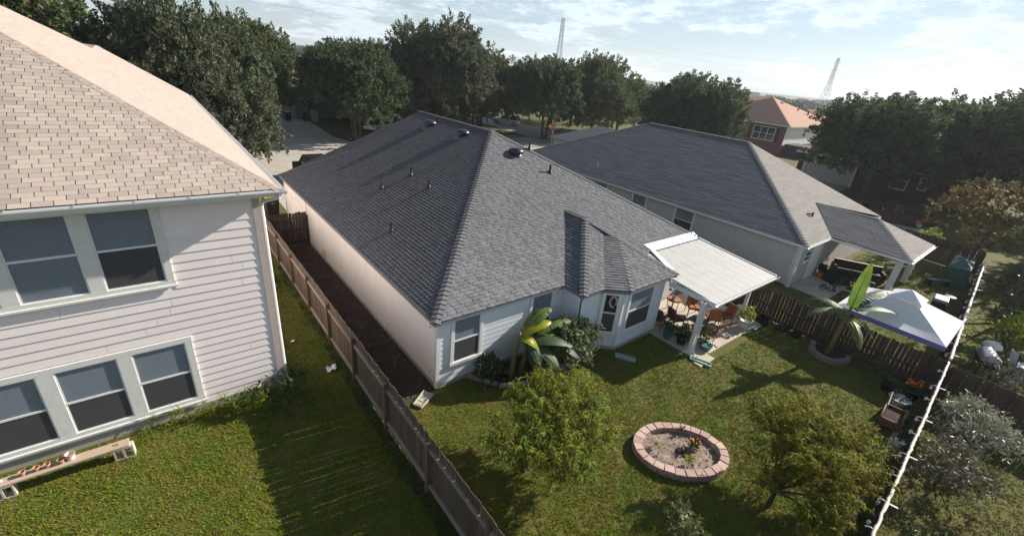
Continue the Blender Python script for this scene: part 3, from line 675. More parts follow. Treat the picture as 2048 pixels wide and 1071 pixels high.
# rope of white lights lying along the rear fence tops
def light_rope(label, a, b, z, r, n, seed):
    T = thing('light_rope', label, 'string lights', (*a, z), 0, 'white light ropes on the rear fence')
    rr = random.Random(seed); a = Vector((*a, z)); b = Vector((*b, z)); pts = []
    for i in range(n+1):
        t = i/n; p = a.lerp(b, t); pts.append(p+Vector((0, rr.uniform(-.012,.012), rr.uniform(-.006,.014))))
    MB().tube(pts, [r*rr.uniform(.8,1.25) for _ in pts], 7).build('rope', M('light_rope', (.60,.54,.49), .6, .15, 30, bump=.5, bs=60), T, smooth=True)
    L = (b-a).length; d = (b-a).normalized(); nn = Vector((-d.y, d.x, 0)); k = 0; s = .6
    while s < L-.3:
        p = a+d*s
        MB().tube([p+nn*.02+Vector((0,0,.01)), p+nn*.10+Vector((0,0,.015)), p+nn*.17+Vector((0,0,-.03)), p+nn*.16+d*.05+Vector((0,0,-.08))], .013, 6).build('hook', m_white, T)
        if k % 2 == 0: MB().bar(p-nn*.02, p-nn*.2+d*.03, .05, .012).build('clip', m_terraw, T)
        bl = MB(); bl.lathe([(.0,-.16),(.03,-.15),(.045,-.11),(.035,-.07),(.02,-.05)], p+nn*.14+d*.3*(k % 2)+Vector((0,0,-.02)), 8); bl.build('bulb', m_whitew, T, smooth=True)
        s += 1.25+rr.uniform(-.15,.15); k += 1
    return T
light_rope('rope of white lights with hooks along the rear fence of the lawn', (4.2,-.60), (21.8,.16), 1.52, .038, 150, 5)
light_rope('rope of white lights on the far rear fence behind the white canopy', (22.05,.17), (39.8,1.27), 1.53, .05, 120, 6)

# ------------------------------------------------------------------ vegetation generators
def leaf_quads(C, D, ln, wd, fold=.0, roll=None):
    """one diamond leaf per row: C base points, D directions (n,3), ln, wd arrays"""
    n = len(C); D = D/np.maximum(np.linalg.norm(D, axis=1, keepdims=True), 1e-9)
    rv = rng.normal(size=(n,3)); Sx = np.cross(D, rv); Sx /= np.maximum(np.linalg.norm(Sx, axis=1, keepdims=True), 1e-9)
    Nn = np.cross(Sx, D)
    ln = np.broadcast_to(ln, (n,))[:,None]; wd = np.broadcast_to(wd, (n,))[:,None]
    v = np.stack([C, C+D*ln*.45+Sx*wd*.5+Nn*wd*fold, C+D*ln, C+D*ln*.45-Sx*wd*.5+Nn*wd*fold], 1).reshape(-1,3)
    q = np.arange(n*4).reshape(-1,4); return v, q
def unit(n):
    v = rng.normal(size=(n,3)); return v/np.linalg.norm(v, axis=1, keepdims=True)
def crown_mesh(name, mat, lobes, per, nleaf, tw=.75, ln=.22, wd=.13, up=.35, flat=1.0):
    Cs = []; Ds = []
    for (cx, cy, cz, r) in lobes:
        k = max(3, int(per*r*r)); u = unit(k); u[:,2] = np.where(u[:,2] < -.55, -u[:,2]*.5, u[:,2])
        rad = r*(.62+.42*rng.random(k)**.6)
        tip = np.array([cx,cy,cz])+u*rad[:,None]*np.array([1,1,flat])
        d = u*.75+np.array([0,0,up])+rng.normal(size=(k,3))*.38; d /= np.linalg.norm(d, axis=1, keepdims=True)
        t = rng.random((k, nleaf))**.8; L = tw*(.55+.9*rng.random((k,1)))
        pos = tip[:,None,:]+d[:,None,:]*(t*L)[:,:,None]+rng.normal(size=(k,nleaf,3))*(.10+.22*(1-t))[:,:,None]*tw*.55
        ld = d[:,None,:]*.7+rng.normal(size=(k,nleaf,3))*.8
        Cs.append(pos.reshape(-1,3)); Ds.append(ld.reshape(-1,3))
    C = np.concatenate(Cs); D = np.concatenate(Ds); n = len(C)
    v, q = leaf_quads(C, D, ln*(.6+.8*rng.random(n)), wd*(.6+.8*rng.random(n)), .15)
    return mesh_np(name, v, q, mat)
def oak_lobes(seed, n=34, flat=.62):
    r_ = np.random.default_rng(seed); lo = [(0,0,.55,.55)]
    for i in range(n):
        a = r_.random()*6.283; z = r_.random(); rr = math.sqrt(max(0, 1-(1.15*z-.25)**2))*(.55+.35*r_.random())
        lo.append((rr*math.cos(a)*.86, rr*math.sin(a)*.86, z*.88+.10, .22+.19*r_.random()))
    return lo
OAKS = []
for i in range(4):
    lob = [(x*6, y*6, z*6, r*6) for x, y, z, r in oak_lobes(40+i)]
    OAKS.append(crown_mesh('oak_crown', m_oak[(0,1,0,2)[i]], lob, 18, 46, tw=.85, ln=.22, wd=.12, up=.10, flat=.95))
def trunk_mb(h, r, limbs, seed, spread=.6, nseg=5, crook=.12):
    rr = random.Random(seed); mb = MB(); pts = [Vector((0,0,-.1))]; 
    fork = h*.42
    for i in range(1, 4): pts.append(Vector((rr.uniform(-crook,crook)*i/3, rr.uniform(-crook,crook)*i/3, fork*i/3)))
    mb.tube(pts, [r*1.35, r*1.02, r*.92, r*.85], 9)
    for k in range(limbs):
        a = 6.283*k/limbs+rr.uniform(-.4,.4); q = [pts[-1]-Vector((0,0,fork*rr.uniform(0,.35)))]; s = spread*h*rr.uniform(.55,1.0)
        for i in range(1, nseg+1):
            t = i/nseg; q.append(q[0]+Vector((math.cos(a)*s*t**.85+rr.uniform(-.1,.1)*h*.1, math.sin(a)*s*t**.85+rr.uniform(-.1,.1)*h*.1, (h*.5)*t*rr.uniform(.85,1.1))))
        rk = r*.55
        mb.tube(q, [rk*(1-.8*i/nseg) for i in range(nseg+1)], 6)
        for j in range(2):
            b = q[2+j]; e = b+Vector((rr.uniform(-1,1), rr.uniform(-1,1), rr.uniform(.3,1)))*h*.16
            mb.tube([b, b.lerp(e, .5)+Vector((0,0,.05*h)), e], [rk*.4, rk*.25, rk*.08], 5)
    return mb
def oak(x, y, rad, top, low, label, v, rz, group='live oaks along the street', trunks=1, name='oak_tree'):
    T = thing(name, label, 'tree', (x, y, 0), 0, group)
    s = rad*1.2/6.0; sz = (top-low)/(6*1.30)
    o = link('crown', OAKS[v], T, (0, 0, low+.05), (0, 0, rz)); o.scale = (s, s, sz)
    for k in range(trunks):
        mb = trunk_mb(low+(top-low)*.62, .17+.012*rad, 5, int(x*7+y*3+k), spread=rad*.75/(low+(top-low)*.62))
        if trunks > 1:
            a = 6.283*k/trunks
            mb.v = [(vx*.75+.35*math.cos(a)*(1+vz*.25), vy*.75+.35*math.sin(a)*(1+vz*.25), vz) for vx, vy, vz in mb.v]
        me = mb.mesh('trunk', m_bark, smooth=True); link('trunk', me, T)
    return T
oak(-6, 44, 6.8, 12.6, 2.0, 'tall dark oak at the left edge rising behind the pale shingle roof', 0, .3)
oak(3.2, 41.6, 4.9, 11.9, 1.3, 'broad oak with low branches hanging beside the pale roof gutter', 3, 1.1)
oak(10.6, 63, 4.4, 12.2, 3.2, 'slender oak across the street left of the opposite driveway', 0, 2.0)
oak(19.6, 54.2, 4.9, 10.8, 3.0, 'multi-trunk oak at the kerb right of the opposite driveway', 1, .4, trunks=3)
oak(32.0, 58.5, 6.6, 14.4, 2.6, 'tallest oak rising behind the ridge of the charcoal roof', 3, 2.6, trunks=2)
oak(41.2, 59.5, 5.4, 11.6, 2.6, 'rounded oak to the right of the tallest oak, above the street', 2, 4.0)
oak(48.6, 52.8, 5.6, 11.6, 3.0, 'dark oak in front of the nearer lattice tower, beside the stop sign', 1, 1.7, trunks=2)
oak(58.5, 52.2, 5.8, 12.8, 2.2, 'grey-green oak just right of the stop sign oak', 0, 5.2)
oak(68, 54.5, 5.6, 10.2, 2.2, 'lower oak above the left end of the dark grey hip roof', 2, 3.3)
oak(60.0, 34.8, 5.9, 11.2, 1.6, 'dense round oak behind the ridge of the dark grey hip roof', 1, 2.2)
oak(61.5, 13.6, 5.9, 10.9, 2.6, 'large shaded oak in front of the house with the pale garage door', 1, .9, 'oaks on the right', trunks=2)
oak(70, 6.6, 7.0, 12.4, 2.4, 'hazy oak at the right edge beyond the shaded oak', 2, 3.9, 'oaks on the right')
oak(77, 1.0, 7.0, 12.6, 2.4, 'farthest right oak cut off by the picture edge', 0, 5.9, 'oaks on the right')
oak(25, 66, 6.4, 11, 1.5, 'oak standing behind the street oaks near the opposite driveway', 1, .2, 'oaks behind the far side of the street')
oak(38, 72, 7, 11.2, 1.5, 'oak standing behind the white parked car', 0, 1.2, 'oaks behind the far side of the street')
oak(9, 87, 7, 11.8, 3, 'oak behind the roof of the house across the street', 1, 4.2, 'oaks behind the far side of the street')
oak(64, 68, 7, 10.5, 2, 'oak filling the gap behind the lower oak', 1, 2.4, 'oaks behind the far side of the street')
oak(44, 66, 6, 10.2, 2.2, 'oak behind the stop sign oak across the side street', 0, 3.0, 'oaks behind the far side of the street')
oak(58.0, -6.8, 5.4, 11.5, 2.2, 'oak cut off by the right edge above the crape myrtle', 3, 1.9, 'oaks on the right')
oak(47.5, -7.5, 4.6, 9.5, 2.0, 'oak just beyond the right edge that shades the neighbour yard', 0, 2.9, 'oaks on the right')
# small yellow-green tree between the oaks
T = thing('young_tree', 'small bright yellow-green tree showing between two dark oaks', 'tree', (104, 80, 0))
link('crown', crown_mesh('young_crown', m_lime, [(0,0,7.6,2.6),(1.5,-1,6,2),(-1.6,1,6.2,2.1),(.4,.8,9.4,1.6)], 5, 22, tw=.8, ln=.5, wd=.3), T)
link('trunk', trunk_mb(7.5, .2, 4, 5).mesh('trunk', m_bark), T)
# crape myrtle and other trees of the right-hand yards
T = thing('crape_myrtle', 'sunlit yellow-brown crape myrtle at the right edge behind the reddish fence', 'tree', (45.2, 2.2, 0))
link('crown', crown_mesh('crape_crown', m_crape, [(0,0,3.8,1.9),(1.2,-1.6,4.1,1.8),(-.4,1.9,3.2,1.6),(-1.3,-.4,2.6,1.5),(.6,-3.2,3.8,1.8),(-.6,-2.0,2.6,1.5),(.3,1.4,4.4,1.2)], 24, 26, tw=.5, ln=.17, wd=.09), T)
link('trunk', trunk_mb(3.4, .12, 6, 9, spread=.5).mesh('trunk', m_twig), T)
T = thing('shade_tree', 'dark leaning tree with bare purple-brown limbs at the right edge', 'tree', (34.2, -.85, 0), local=True)
link('crown', crown_mesh('shade_crown', m_oak[1], [(.6,-1.6,4.6,1.8),(-1.0,-2.4,4.3,1.6),(2.0,-.2,4.6,1.6),(2.8,-2.6,4.8,2.0)], 18, 24, tw=.5, ln=.2, wd=.11), T)
mb = MB()
for a, e in (((-.05,0,0),(2.4,-.3,4.4)),((.1,.1,0),(.6,-2.2,4.3)),((0,-.1,0),(-1.4,-2.6,3.9)),((.1,0,0),(3.0,.6,3.4))):
    p = Vector(a); q = Vector(e); mb.tube([p, p.lerp(q,.3)+Vector((.1,.05,.3)), p.lerp(q,.65)+Vector((-.08,.1,.15)), q], [.13,.10,.07,.02], 7)
mb.build('trunk', m_twig, T)

# ------------------------------------------------------------------ peach trees on the lawn
def peach(x, y, label, mat, lobes, nt, seed, base_lean=(0,0)):
    T = thing('peach_tree', label, 'tree', (x, y, 0), 0, 'young peach trees on the lawn')
    r_ = np.random.default_rng(seed); rr = random.Random(seed); mb = MB(); f = Vector((base_lean[0], base_lean[1], .62))
    mb.tube([(0,0,-.05),(f.x*.4,f.y*.4,.3),f], [.07,.058,.052], 8)
    Cs = []; Ds = []; Ls = []
    for (cx, cy, cz, r) in lobes:
        e = Vector((cx,cy,cz)); m1 = f.lerp(e, .45)+Vector((rr.uniform(-.1,.1), rr.uniform(-.1,.1), .12))
        mb.tube([f-Vector((0,0,.05)), m1, e], [.036,.024,.012], 6)
        k = int(nt*r*r); u = r_.normal(size=(k,3)); u /= np.linalg.norm(u, axis=1, keepdims=True)
        tip = np.array([cx,cy,cz])+u*(r*(.30+.90*r_.random(k)**.6))[:,None]*np.array([1,1,.8])
        for j in range(0, k, 2): mb.tube([e.lerp(Vector(tip[j]), .1), Vector(tip[j])], [.008,.003], 3, cap=False)
        nl = 24; st = r_.random((k,nl))
        tw = (u*.6+np.array([0,0,.55])+r_.normal(size=(k,3))*.3); tw /= np.linalg.norm(tw, axis=1, keepdims=True)
        pos = tip[:,None,:]+tw[:,None,:]*((st-.5)*.42)[:,:,None]
        az = r_.random((k,nl))*6.283; out = np.stack([np.cos(az), np.sin(az), .25-.95*r_.random((k,nl))*(1.15-st)], -1)
        Cs.append(pos.reshape(-1,3)); Ds.append(out.reshape(-1,3))
    C = np.concatenate(Cs); D = np.concatenate(Ds); n = len(C); ln = .11+.10*r_.random(n)
    D = D/np.linalg.norm(D, axis=1, keepdims=True); rv = np.stack([-D[:,1], D[:,0], np.zeros(n)], 1)+r_.normal(size=(n,3))*.35
    Sx = rv/np.linalg.norm(rv, axis=1, keepdims=True); w_ = (.024+.014*r_.random(n))[:,None]; l_ = ln[:,None]; G = np.array([0,0,-1.0])
    mid = C+D*l_*.5; tip = C+D*l_+G*l_*.35
    v = np.stack([C, mid+Sx*w_*.5, tip, mid-Sx*w_*.5], 1).reshape(-1,3)
    link('crown', mesh_np('peach_crown', v, np.arange(n*4).reshape(-1,4), mat), T)
    link('trunk', mb.mesh('trunk', m_twig), T)
    return T
peach(6.32, 6.10, 'yellow-green peach tree by the fence, nearest the stone-edged flower bed', m_peach,
      [(.45,.05,1.55,.72),(1.1,-.35,1.7,.7),(-.35,-.2,1.4,.6),(.1,-.95,1.4,.62),(1.0,.75,1.75,.62),(1.75,.25,1.8,.62),(1.55,-.9,1.55,.6),(-.65,.45,1.45,.5),(.45,.95,1.5,.5),(2.1,-.35,1.75,.42),(.6,-1.4,1.2,.4),(1.35,1.05,1.9,.4)], 140, 21)
peach(11.15, 1.62, 'rust-tinged peach tree beside the rear fence, right of the oval brick bed', m_peach2,
      [(.35,.15,1.75,.78),(1.3,.35,1.9,.75),(.5,-.75,1.6,.72),(1.6,-.5,1.8,.72),(2.3,.2,1.9,.5),(.8,1.0,2.0,.45),(2.5,-.95,1.7,.45),(-.35,.1,1.15,.28),(-.1,-1.15,1.3,.5),(1.5,-1.25,1.4,.5),(-.75,-1.0,1.2,.38)], 190, 22)

# ------------------------------------------------------------------ broad-leaved shrubs and bedding plants
def shrub(name, label, cat, x, y, lobes, mat, per=60, nleaf=10, tw=.16, ln=.14, wd=.07, group=None, z=0, up=.5, stems=True):
    T = thing(name, label, cat, (x, y, z), 0, group, local=True)
    link('foliage', crown_mesh('foliage', mat, lobes, per, nleaf, tw=tw, ln=ln, wd=wd, up=up), T)
    if stems:
        mb = MB()
        for (a, b, c, r) in lobes: mb.tube([(a*.15,b*.15,-.02),(a*.6,b*.6,c*.5),(a,b,c)], [.022,.016,.007], 5)
        mb.build('stem', m_twig, T)
    return T
shrub('small_citrus_tree', 'small sapling with pale yellow new leaves at the bottom edge of the lawn', 'plant', 7.75, 2.35,
      [(0,0,1.32,.22),(.05,.05,1.1,.25),(-.1,-.1,.85,.3),(.12,-.22,.75,.28),(.28,-.05,.55,.22)], M('sapling_leaf', (.19,.21,.07), .4, .2, 4, isl=.4, trans=.3, spec=.45, col2=(.10,.125,.045), c2s=5), 330, 7, .14, .13, .05)
shrub('silver_shrub', 'silvery-leaved shrub behind the rear fence, the one farther from the camera', 'shrub', 18.9, -.98, [(0,0,.95,.75),(.7,.1,.85,.6),(-.55,-.2,.8,.55),(.3,-.7,.7,.6),(.9,-.6,.6,.5)], m_silver, 130, 9, .22, .17, .05, 'silvery shrubs behind the rear fence')
shrub('silver_shrub', 'duskier silvery shrub behind the rear fence, the one nearer the camera', 'shrub', 16.1, -.98, [(0,0,.8,.7),(.6,.1,.75,.55),(-.5,0,.65,.5),(.2,-.6,.55,.5)], M('dusky_leaf', (.17,.155,.115), .5, .2, 2, isl=.45, spec=.15, trans=.1), 120, 9, .2, .13, .045, 'silvery shrubs behind the rear fence')
shrub('low_weed', 'low green weeds at the foot of the rear fence near the dry grass', 'plant', 12.9, -1.0, [(0,0,.2,.25),(.5,-.1,.2,.25),(-.5,0,.15,.22)], m_shrub, 140, 8, .14, .12, .05, stems=False)
shrub('lime_bush', 'bright lime-green bush behind the silver grill', 'shrub', 29.9, -1.05, [(0,0,.7,.75),(.9,-.3,.6,.7),(-.3,-.9,.6,.6)], m_lime, 80, 9, .25, .18, .1)
shrub('pale_shrub', 'pale feathery shrub along the brown fence beside the grill', 'shrub', 24.5, -1.2, [(0,0,.7,.5),(.5,-.4,.65,.5),(.2,-.9,.65,.5),(-.4,-.7,.6,.5),(-.2,-1.4,.6,.5)], M('pale_leaf', (.30,.29,.23), .5, .2, 3, isl=.35), 90, 9, .2, .12, .05)
for i, (x, y, s, lb) in enumerate(((40.3,-.6,1.0,'dark bush at the right edge below the leaning tree'),(36.2,-1.0,1.0,'grey-green bush at the right edge with a pale post beside it'),(32.6,-1.0,.8,'dark low bush right of the lime bush'),(47.2,5.0,.9,'straggly lit bush in front of the dark pickup'))):
    shrub('yard_bush', lb, 'shrub', x, y, [(0,0,.7*s,.8*s),(.8*s,.1,.6*s,.6*s),(-.6*s,-.4,.6*s,.6*s)], m_shrub if i != 3 else m_lime, 34, 14, .3, .2, .1, 'bushes in the right-hand yards')
shrub('corner_weed', 'tangle of dark weeds at the corner of the pink house', 'plant', 1.75, 12.35, [(0,0,.35,.42),(-.55,-.15,.25,.35),(.1,-.5,.2,.35),(-1.0,.1,.18,.25),(.35,.1,.4,.3)], M('weed_leaf', (.045,.075,.02), .6, .25, 2, isl=.3, trans=.2), 150, 10, .2, .18, .035, stems=False)
shrub('corner_weed', 'strip of tall grass along the foot of the pink house', 'plant', .2, 12.62, [(0,0,.12,.22),(-.5,.1,.1,.2),(-1.0,.12,.1,.18),(-1.5,.15,.08,.16),(.5,-.2,.14,.3),(1.0,-.4,.12,.35)], m_blade, 260, 10, .2, .2, .022, stems=False, up=1.0)

# ------------------------------------------------------------------ banana plants
def banana_leaf(p, azim, length, width, rise, droop, mat, parent, tear=.25, seed=1, curl=.25, roll=0):
    rr = random.Random(seed); n = 16; d = Vector((math.cos(azim), math.sin(azim), 0)); sd = Vector((-d.y, d.x, 0)); p = Vector(p)
    rib = []
    for i in range(n+1):
        t = i/n; rib.append(p+d*(length*t*math.cos(rise)*(1-.25*droop*t))+Vector((0,0,length*(math.sin(rise)*t-droop*t*t*.9))))
    mb = MB(); off = [0, 0]
    for i in range(1, n):
        for s in (-1, 1):
            if rr.random() < tear: off[(s+1)//2] = rr.uniform(-.25,.05)
            w0 = width*.5*max(0.05, math.sin(math.pi*min(1, (.06+(i)/n*.94))**.8))**.55; w1 = width*.5*max(.03, math.sin(math.pi*min(1, .06+(i+1)/n*.94)**.8))**.55
            if i >= n-1: w1 = .01
            sag0 = Vector((0,0,-curl*w0+off[(s+1)//2]*w0+roll*s*w0)); sag1 = Vector((0,0,-curl*w1+off[(s+1)//2]*w1+roll*s*w1))
            tg = (rib[i+1]-rib[i])
            a = rib[i]; b = rib[i+1]-tg*(.02 if tear < .3 else .12)
            sw = tg*.5
            m0 = a+sd*s*w0*.5+sag0*.25+sw*.3; m1 = b+sd*s*w1*.5+sag1*.25+sw*.3
            mb.add([a, b, m1, m0], [(0,1,2,3)]); mb.add([m0, m1, b+sd*s*w1+sag1+sw*.6, a+sd*s*w0+sag0+sw*.6], [(0,1,2,3)])
    o = mb.build('leaf', mat, parent, smooth=True)
    MB().tube(rib, [max(.004, .022*(1-i/n)) for i in range(n+1)], 5).build('midrib', m_banstem, o)
    return o
def banana(label, x, y, stems, leaves, z=0, group='banana plants'):
    T = thing('banana_plant', label, 'plant', (x, y, z), 0, group); rr = random.Random(int(x*10))
    for sx, sy, lx, ly, h in stems:
        MB().tube([(x+sx,y+sy,z-.03),(x+sx+lx*.4,y+sy+ly*.4,z+h*.4),(x+sx+lx*.75,y+sy+ly*.75,z+h*.75),(x+sx+lx,y+sy+ly,z+h)], [.105,.09,.07,.045], 10).build('stem', m_banstem, T, smooth=True)
    for k, (px_, py_, pz, az, ln_, wd_, ris, dr, mat, tear) in enumerate(leaves):
        banana_leaf((x+px_,y+py_,z+pz), az, ln_, wd_, ris, dr, mat, T, tear, k+int(x), .25)
    return T
banana('clump of banana plants with a yellow leaf in the stone-edged flower bed', 8.45, 9.3,
  [(-.12,.05,.30,.05,1.85),(.42,.12,.32,.05,1.35),(.95,.05,.2,.0,1.4)],
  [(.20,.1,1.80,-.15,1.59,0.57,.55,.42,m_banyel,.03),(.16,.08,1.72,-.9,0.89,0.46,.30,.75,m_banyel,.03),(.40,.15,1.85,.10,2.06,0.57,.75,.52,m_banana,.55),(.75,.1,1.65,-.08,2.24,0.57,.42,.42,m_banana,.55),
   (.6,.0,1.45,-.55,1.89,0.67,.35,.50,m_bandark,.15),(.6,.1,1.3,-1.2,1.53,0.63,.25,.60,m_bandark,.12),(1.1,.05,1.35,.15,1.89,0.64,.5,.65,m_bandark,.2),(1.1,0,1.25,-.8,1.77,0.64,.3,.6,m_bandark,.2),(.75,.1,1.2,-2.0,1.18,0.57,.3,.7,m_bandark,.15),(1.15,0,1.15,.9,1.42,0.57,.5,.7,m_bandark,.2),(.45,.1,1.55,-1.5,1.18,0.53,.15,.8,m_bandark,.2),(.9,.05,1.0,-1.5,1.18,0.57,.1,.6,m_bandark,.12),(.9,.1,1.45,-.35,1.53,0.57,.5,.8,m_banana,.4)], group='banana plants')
banana('tall single banana plant with an upright spear leaf beside the side fence', 20.9, 3.5,
  [(0,0,.25,-.05,2.35)],
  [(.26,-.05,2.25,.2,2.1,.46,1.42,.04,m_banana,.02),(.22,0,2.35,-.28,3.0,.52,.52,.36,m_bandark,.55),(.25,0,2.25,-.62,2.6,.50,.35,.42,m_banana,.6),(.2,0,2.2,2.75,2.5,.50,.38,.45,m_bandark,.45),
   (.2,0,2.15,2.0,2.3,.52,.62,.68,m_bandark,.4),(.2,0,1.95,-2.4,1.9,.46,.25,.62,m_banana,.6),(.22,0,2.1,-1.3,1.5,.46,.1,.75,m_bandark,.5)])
shrub('bed_shrub', 'rounded dark shrub at the left end of the stone-edged bed', 'shrub', 7.75, 9.75, [(0,0,.5,.38),(.2,.1,.35,.35),(-.2,-.05,.35,.3),(.15,-.2,.25,.3)], M('dark_round_leaf', (.045,.075,.03), .45, .2, 3, isl=.3, spec=.5), 220, 8, .12, .13, .10)
shrub('bed_shrub', 'leafy shrub with glossy pale-lit leaves against the bay of the charcoal-roofed house', 'shrub', 10.85, 9.05, [(0,0,1.3,.5),(.4,.0,1.0,.5),(-.35,-.1,1.0,.45),(.65,-.1,.75,.45),(.15,-.25,.6,.5),(-.4,-.2,.5,.4),(.9,-.1,1.05,.28)], M('glossy_leaf', (.14,.18,.07), .45, .25, 2, isl=.45, trans=.25, spec=.3, col2=(.24,.25,.15), c2s=5), 120, 9, .2, .19, .10)
# ------------------------------------------------------------------ lawn, beds and garden things
def in_poly(x, y, poly):
    ins = np.zeros(len(x), bool); n = len(poly)
    for i in range(n):
        x1, y1 = poly[i]; x2, y2 = poly[(i+1) % n]
        c = ((y1 <= y) & (y < y2)) | ((y2 <= y) & (y < y1))
        with np.errstate(divide='ignore', invalid='ignore'): ins ^= c & (x < x1+(y-y1)/(y2-y1+1e-12)*(x2-x1))
    return ins
OV = (10.66, 4.03, 1.42, 1.03, -.62)       # oval bed: centre, radii, turn
def ov_in(x, y, k=1.0):
    c, s = math.cos(OV[4]), math.sin(OV[4]); dx = x-OV[0]; dy = y-OV[1]
    return ((dx*c+dy*s)/(OV[2]*k))**2+((-dx*s+dy*c)/(OV[3]*k))**2 < 1
bed_l = [(7.2,10.25),(7.5,9.75),(7.9,9.2),(8.6,8.78),(9.3,8.75),(9.9,9.0),(10.6,8.75),(11.4,8.9),(12.2,9.25),(12.2,9.3),(11.4,9.3),(11.4,10.25)]
def grass(name, label_poly, dens, h, holes=(), keep=None, seed=1, mat=None, nb=4):
    r_ = np.random.default_rng(seed); P = np.array(label_poly); lo, hi = P.min(0), P.max(0); n = int((hi-lo).prod()*dens)
    x = lo[0]+r_.random(n)*(hi[0]-lo[0]); y = lo[1]+r_.random(n)*(hi[1]-lo[1]); m = in_poly(x, y, label_poly)
    for hp in holes: m &= ~in_poly(x, y, hp)
    if keep is not None: m &= keep(x, y)
    x = x[m]; y = y[m]
    dist = np.sqrt(x*x+y*y+100); pr = np.clip((15/dist)**2, .12, 1); k = r_.random(len(x)) < pr; x = x[k]; y = y[k]; sc = 1/np.sqrt(pr[k])
    n = len(x)
    patch = .75+.5*np.sin(x*2.1+1.3*np.sin(y*1.7))*np.sin(y*2.3+1.1*np.sin(x*1.9))*.6+.25*r_.random(n)
    C = np.repeat(np.stack([x, y, np.full(n, .005)], 1), nb, 0); sc = np.repeat(sc, nb); pt = np.repeat(patch, nb); k = len(C)
    C[:,:2] += r_.normal(size=(k,2))*.02*sc[:,None]
    a = r_.random(k)*6.283; tl = .35+.75*r_.random(k); D = np.stack([np.cos(a)*tl, np.sin(a)*tl, np.ones(k)], 1); D /= np.linalg.norm(D, axis=1, keepdims=True)
    L = (h*(.55+.8*r_.random(k))*pt)[:,None]; W = (.0095*(.7+.6*r_.random(k))*sc)[:,None]
    Sx = np.stack([-np.sin(a), np.cos(a), np.zeros(k)], 1); Sx = Sx+r_.normal(size=(k,3))*.3
    tip = C+D*L+np.stack([np.cos(a), np.sin(a), -np.ones(k)*.3], 1)*L*.25
    v = np.stack([C-Sx*W, C+Sx*W, tip], 1).reshape(-1,3)
    o = link(name, mesh_np(name, v, np.arange(k*3).reshape(-1,3), mat or m_blade)); o['kind'] = 'stuff'; return o
grass('lawn_grass', [(3.98,-.5),(21.8,.2),(21.8,10.2),(15.8,10.2),(15.8,8.6),(13.1,8.6),(12.4,9.2),(11.4,9.25),(11.4,10.2),(3.98,10.2)], 430, .050,
      holes=[[(15.2,6.0),(21.2,6.0),(21.2,10.3),(15.2,10.3)], bed_l], keep=lambda x, y: ~ov_in(x, y, 1.05), seed=3)
grass('lawn_grass', [(-6,5.5),(3.85,5.5),(3.85,23),(2.05,23),(2.05,12.9),(-6,12.9)], 430, .062, seed=4)
grass('lawn_grass', [(8,-6),(21.3,-6),(21.6,-.1),(8,-.5)], 300, .055, seed=5, mat=M('dry_blade', (.19,.165,.05), .8, .3, 1.2, isl=.3, trans=.35, col2=(.22,.165,.075), c2s=2))
grass('yard_grass', [(22,.3),(42,1.4),(42.5,7),(36,7.2),(36,9),(30.8,9),(30.6,7.2),(22,7.3)], 260, .055, holes=[[(27.2,5.6),(30.6,5.6),(30.6,7.5),(27.2,7.5)]], seed=6)
grass('yard_grass', [(22.1,-7),(44,-7),(44,1.2),(22.1,.05)], 120, .07, seed=7)

# oval brick bed
B = thing('oval_brick_bed', 'oval raised bed ringed with pink bricks on the lawn', 'flower bed', (OV[0], OV[1], 0))
def ring_bricks(T, cx, cy, a, b, rot, n, z0, z1, w_, mat, ph=0, a0=0, a1=2*math.pi, name='brick', gapf=.035, seed=2, jz=.012):
    rr = random.Random(seed); c, s = math.cos(rot), math.sin(rot); base = base_of(T)
    N = 400; ts = np.linspace(a0, a1, N); P = np.stack([a*np.cos(ts), b*np.sin(ts)], 1); L = np.concatenate([[0], np.cumsum(np.linalg.norm(np.diff(P, axis=0), axis=1))])
    for i in range(n):
        l0 = L[-1]*((i+ph)/n % 1.0 if ph else i/n); l1 = l0+L[-1]/n; g = gapf*(l1-l0)
        t0 = np.interp(l0+g, L, ts); t1 = np.interp(l1-g, L, ts) if l1 <= L[-1] else np.interp(l1-L[-1]-g, L, ts)+2*math.pi
        def pt(t, off): 
            nx, ny = b*math.cos(t), a*math.sin(t); k = math.hypot(nx, ny); x = a*math.cos(t)+nx/k*off; y = b*math.sin(t)+ny/k*off
            return (cx+x*c-y*s, cy+x*s+y*c)
        j = rr.uniform(-.01,.01); dz = rr.uniform(-jz, jz)
        q = [pt(t0,-w_+j), pt(t1,-w_+j), pt(t1,j), pt(t0,j)]
        mid = Vector((sum(p[0] for p in q)/4, sum(p[1] for p in q)/4, 0))
        mb = MB().extr([(x-mid.x, y-mid.y, z0) for x, y in q], (0,0,z1-z0+dz)); o = link(name, mb.mesh(name, mat), T, mid-base); bevel(o, .008, 1)
ring_bricks(B, OV[0], OV[1], OV[2], OV[3], OV[4], 25, .115, .225, .25, m_brick)
ring_bricks(B, OV[0], OV[1], OV[2]-.01, OV[3]-.01, OV[4], 25, .0, .112, .25, m_brick, ph=.5, seed=5, jz=.0)
mb = MB(); pts = []
for i in range(48):
    t = 6.283*i/48; pts.append((OV[0]+1.2*math.cos(t)*math.cos(OV[4])-.82*math.sin(t)*math.sin(OV[4]), OV[1]+1.2*math.cos(t)*math.sin(OV[4])+.82*math.sin(t)*math.cos(OV[4])))
r_ = np.random.default_rng(5); ctr = np.array([OV[0], OV[1]]); vs = []
for k in range(1, 9):
    for x, y in pts: vs.append((*(ctr+(np.array([x,y])-ctr)*k/8), .075+.02*r_.normal()*(.6 if k < 8 else 0)+.02*(1-k/8)))
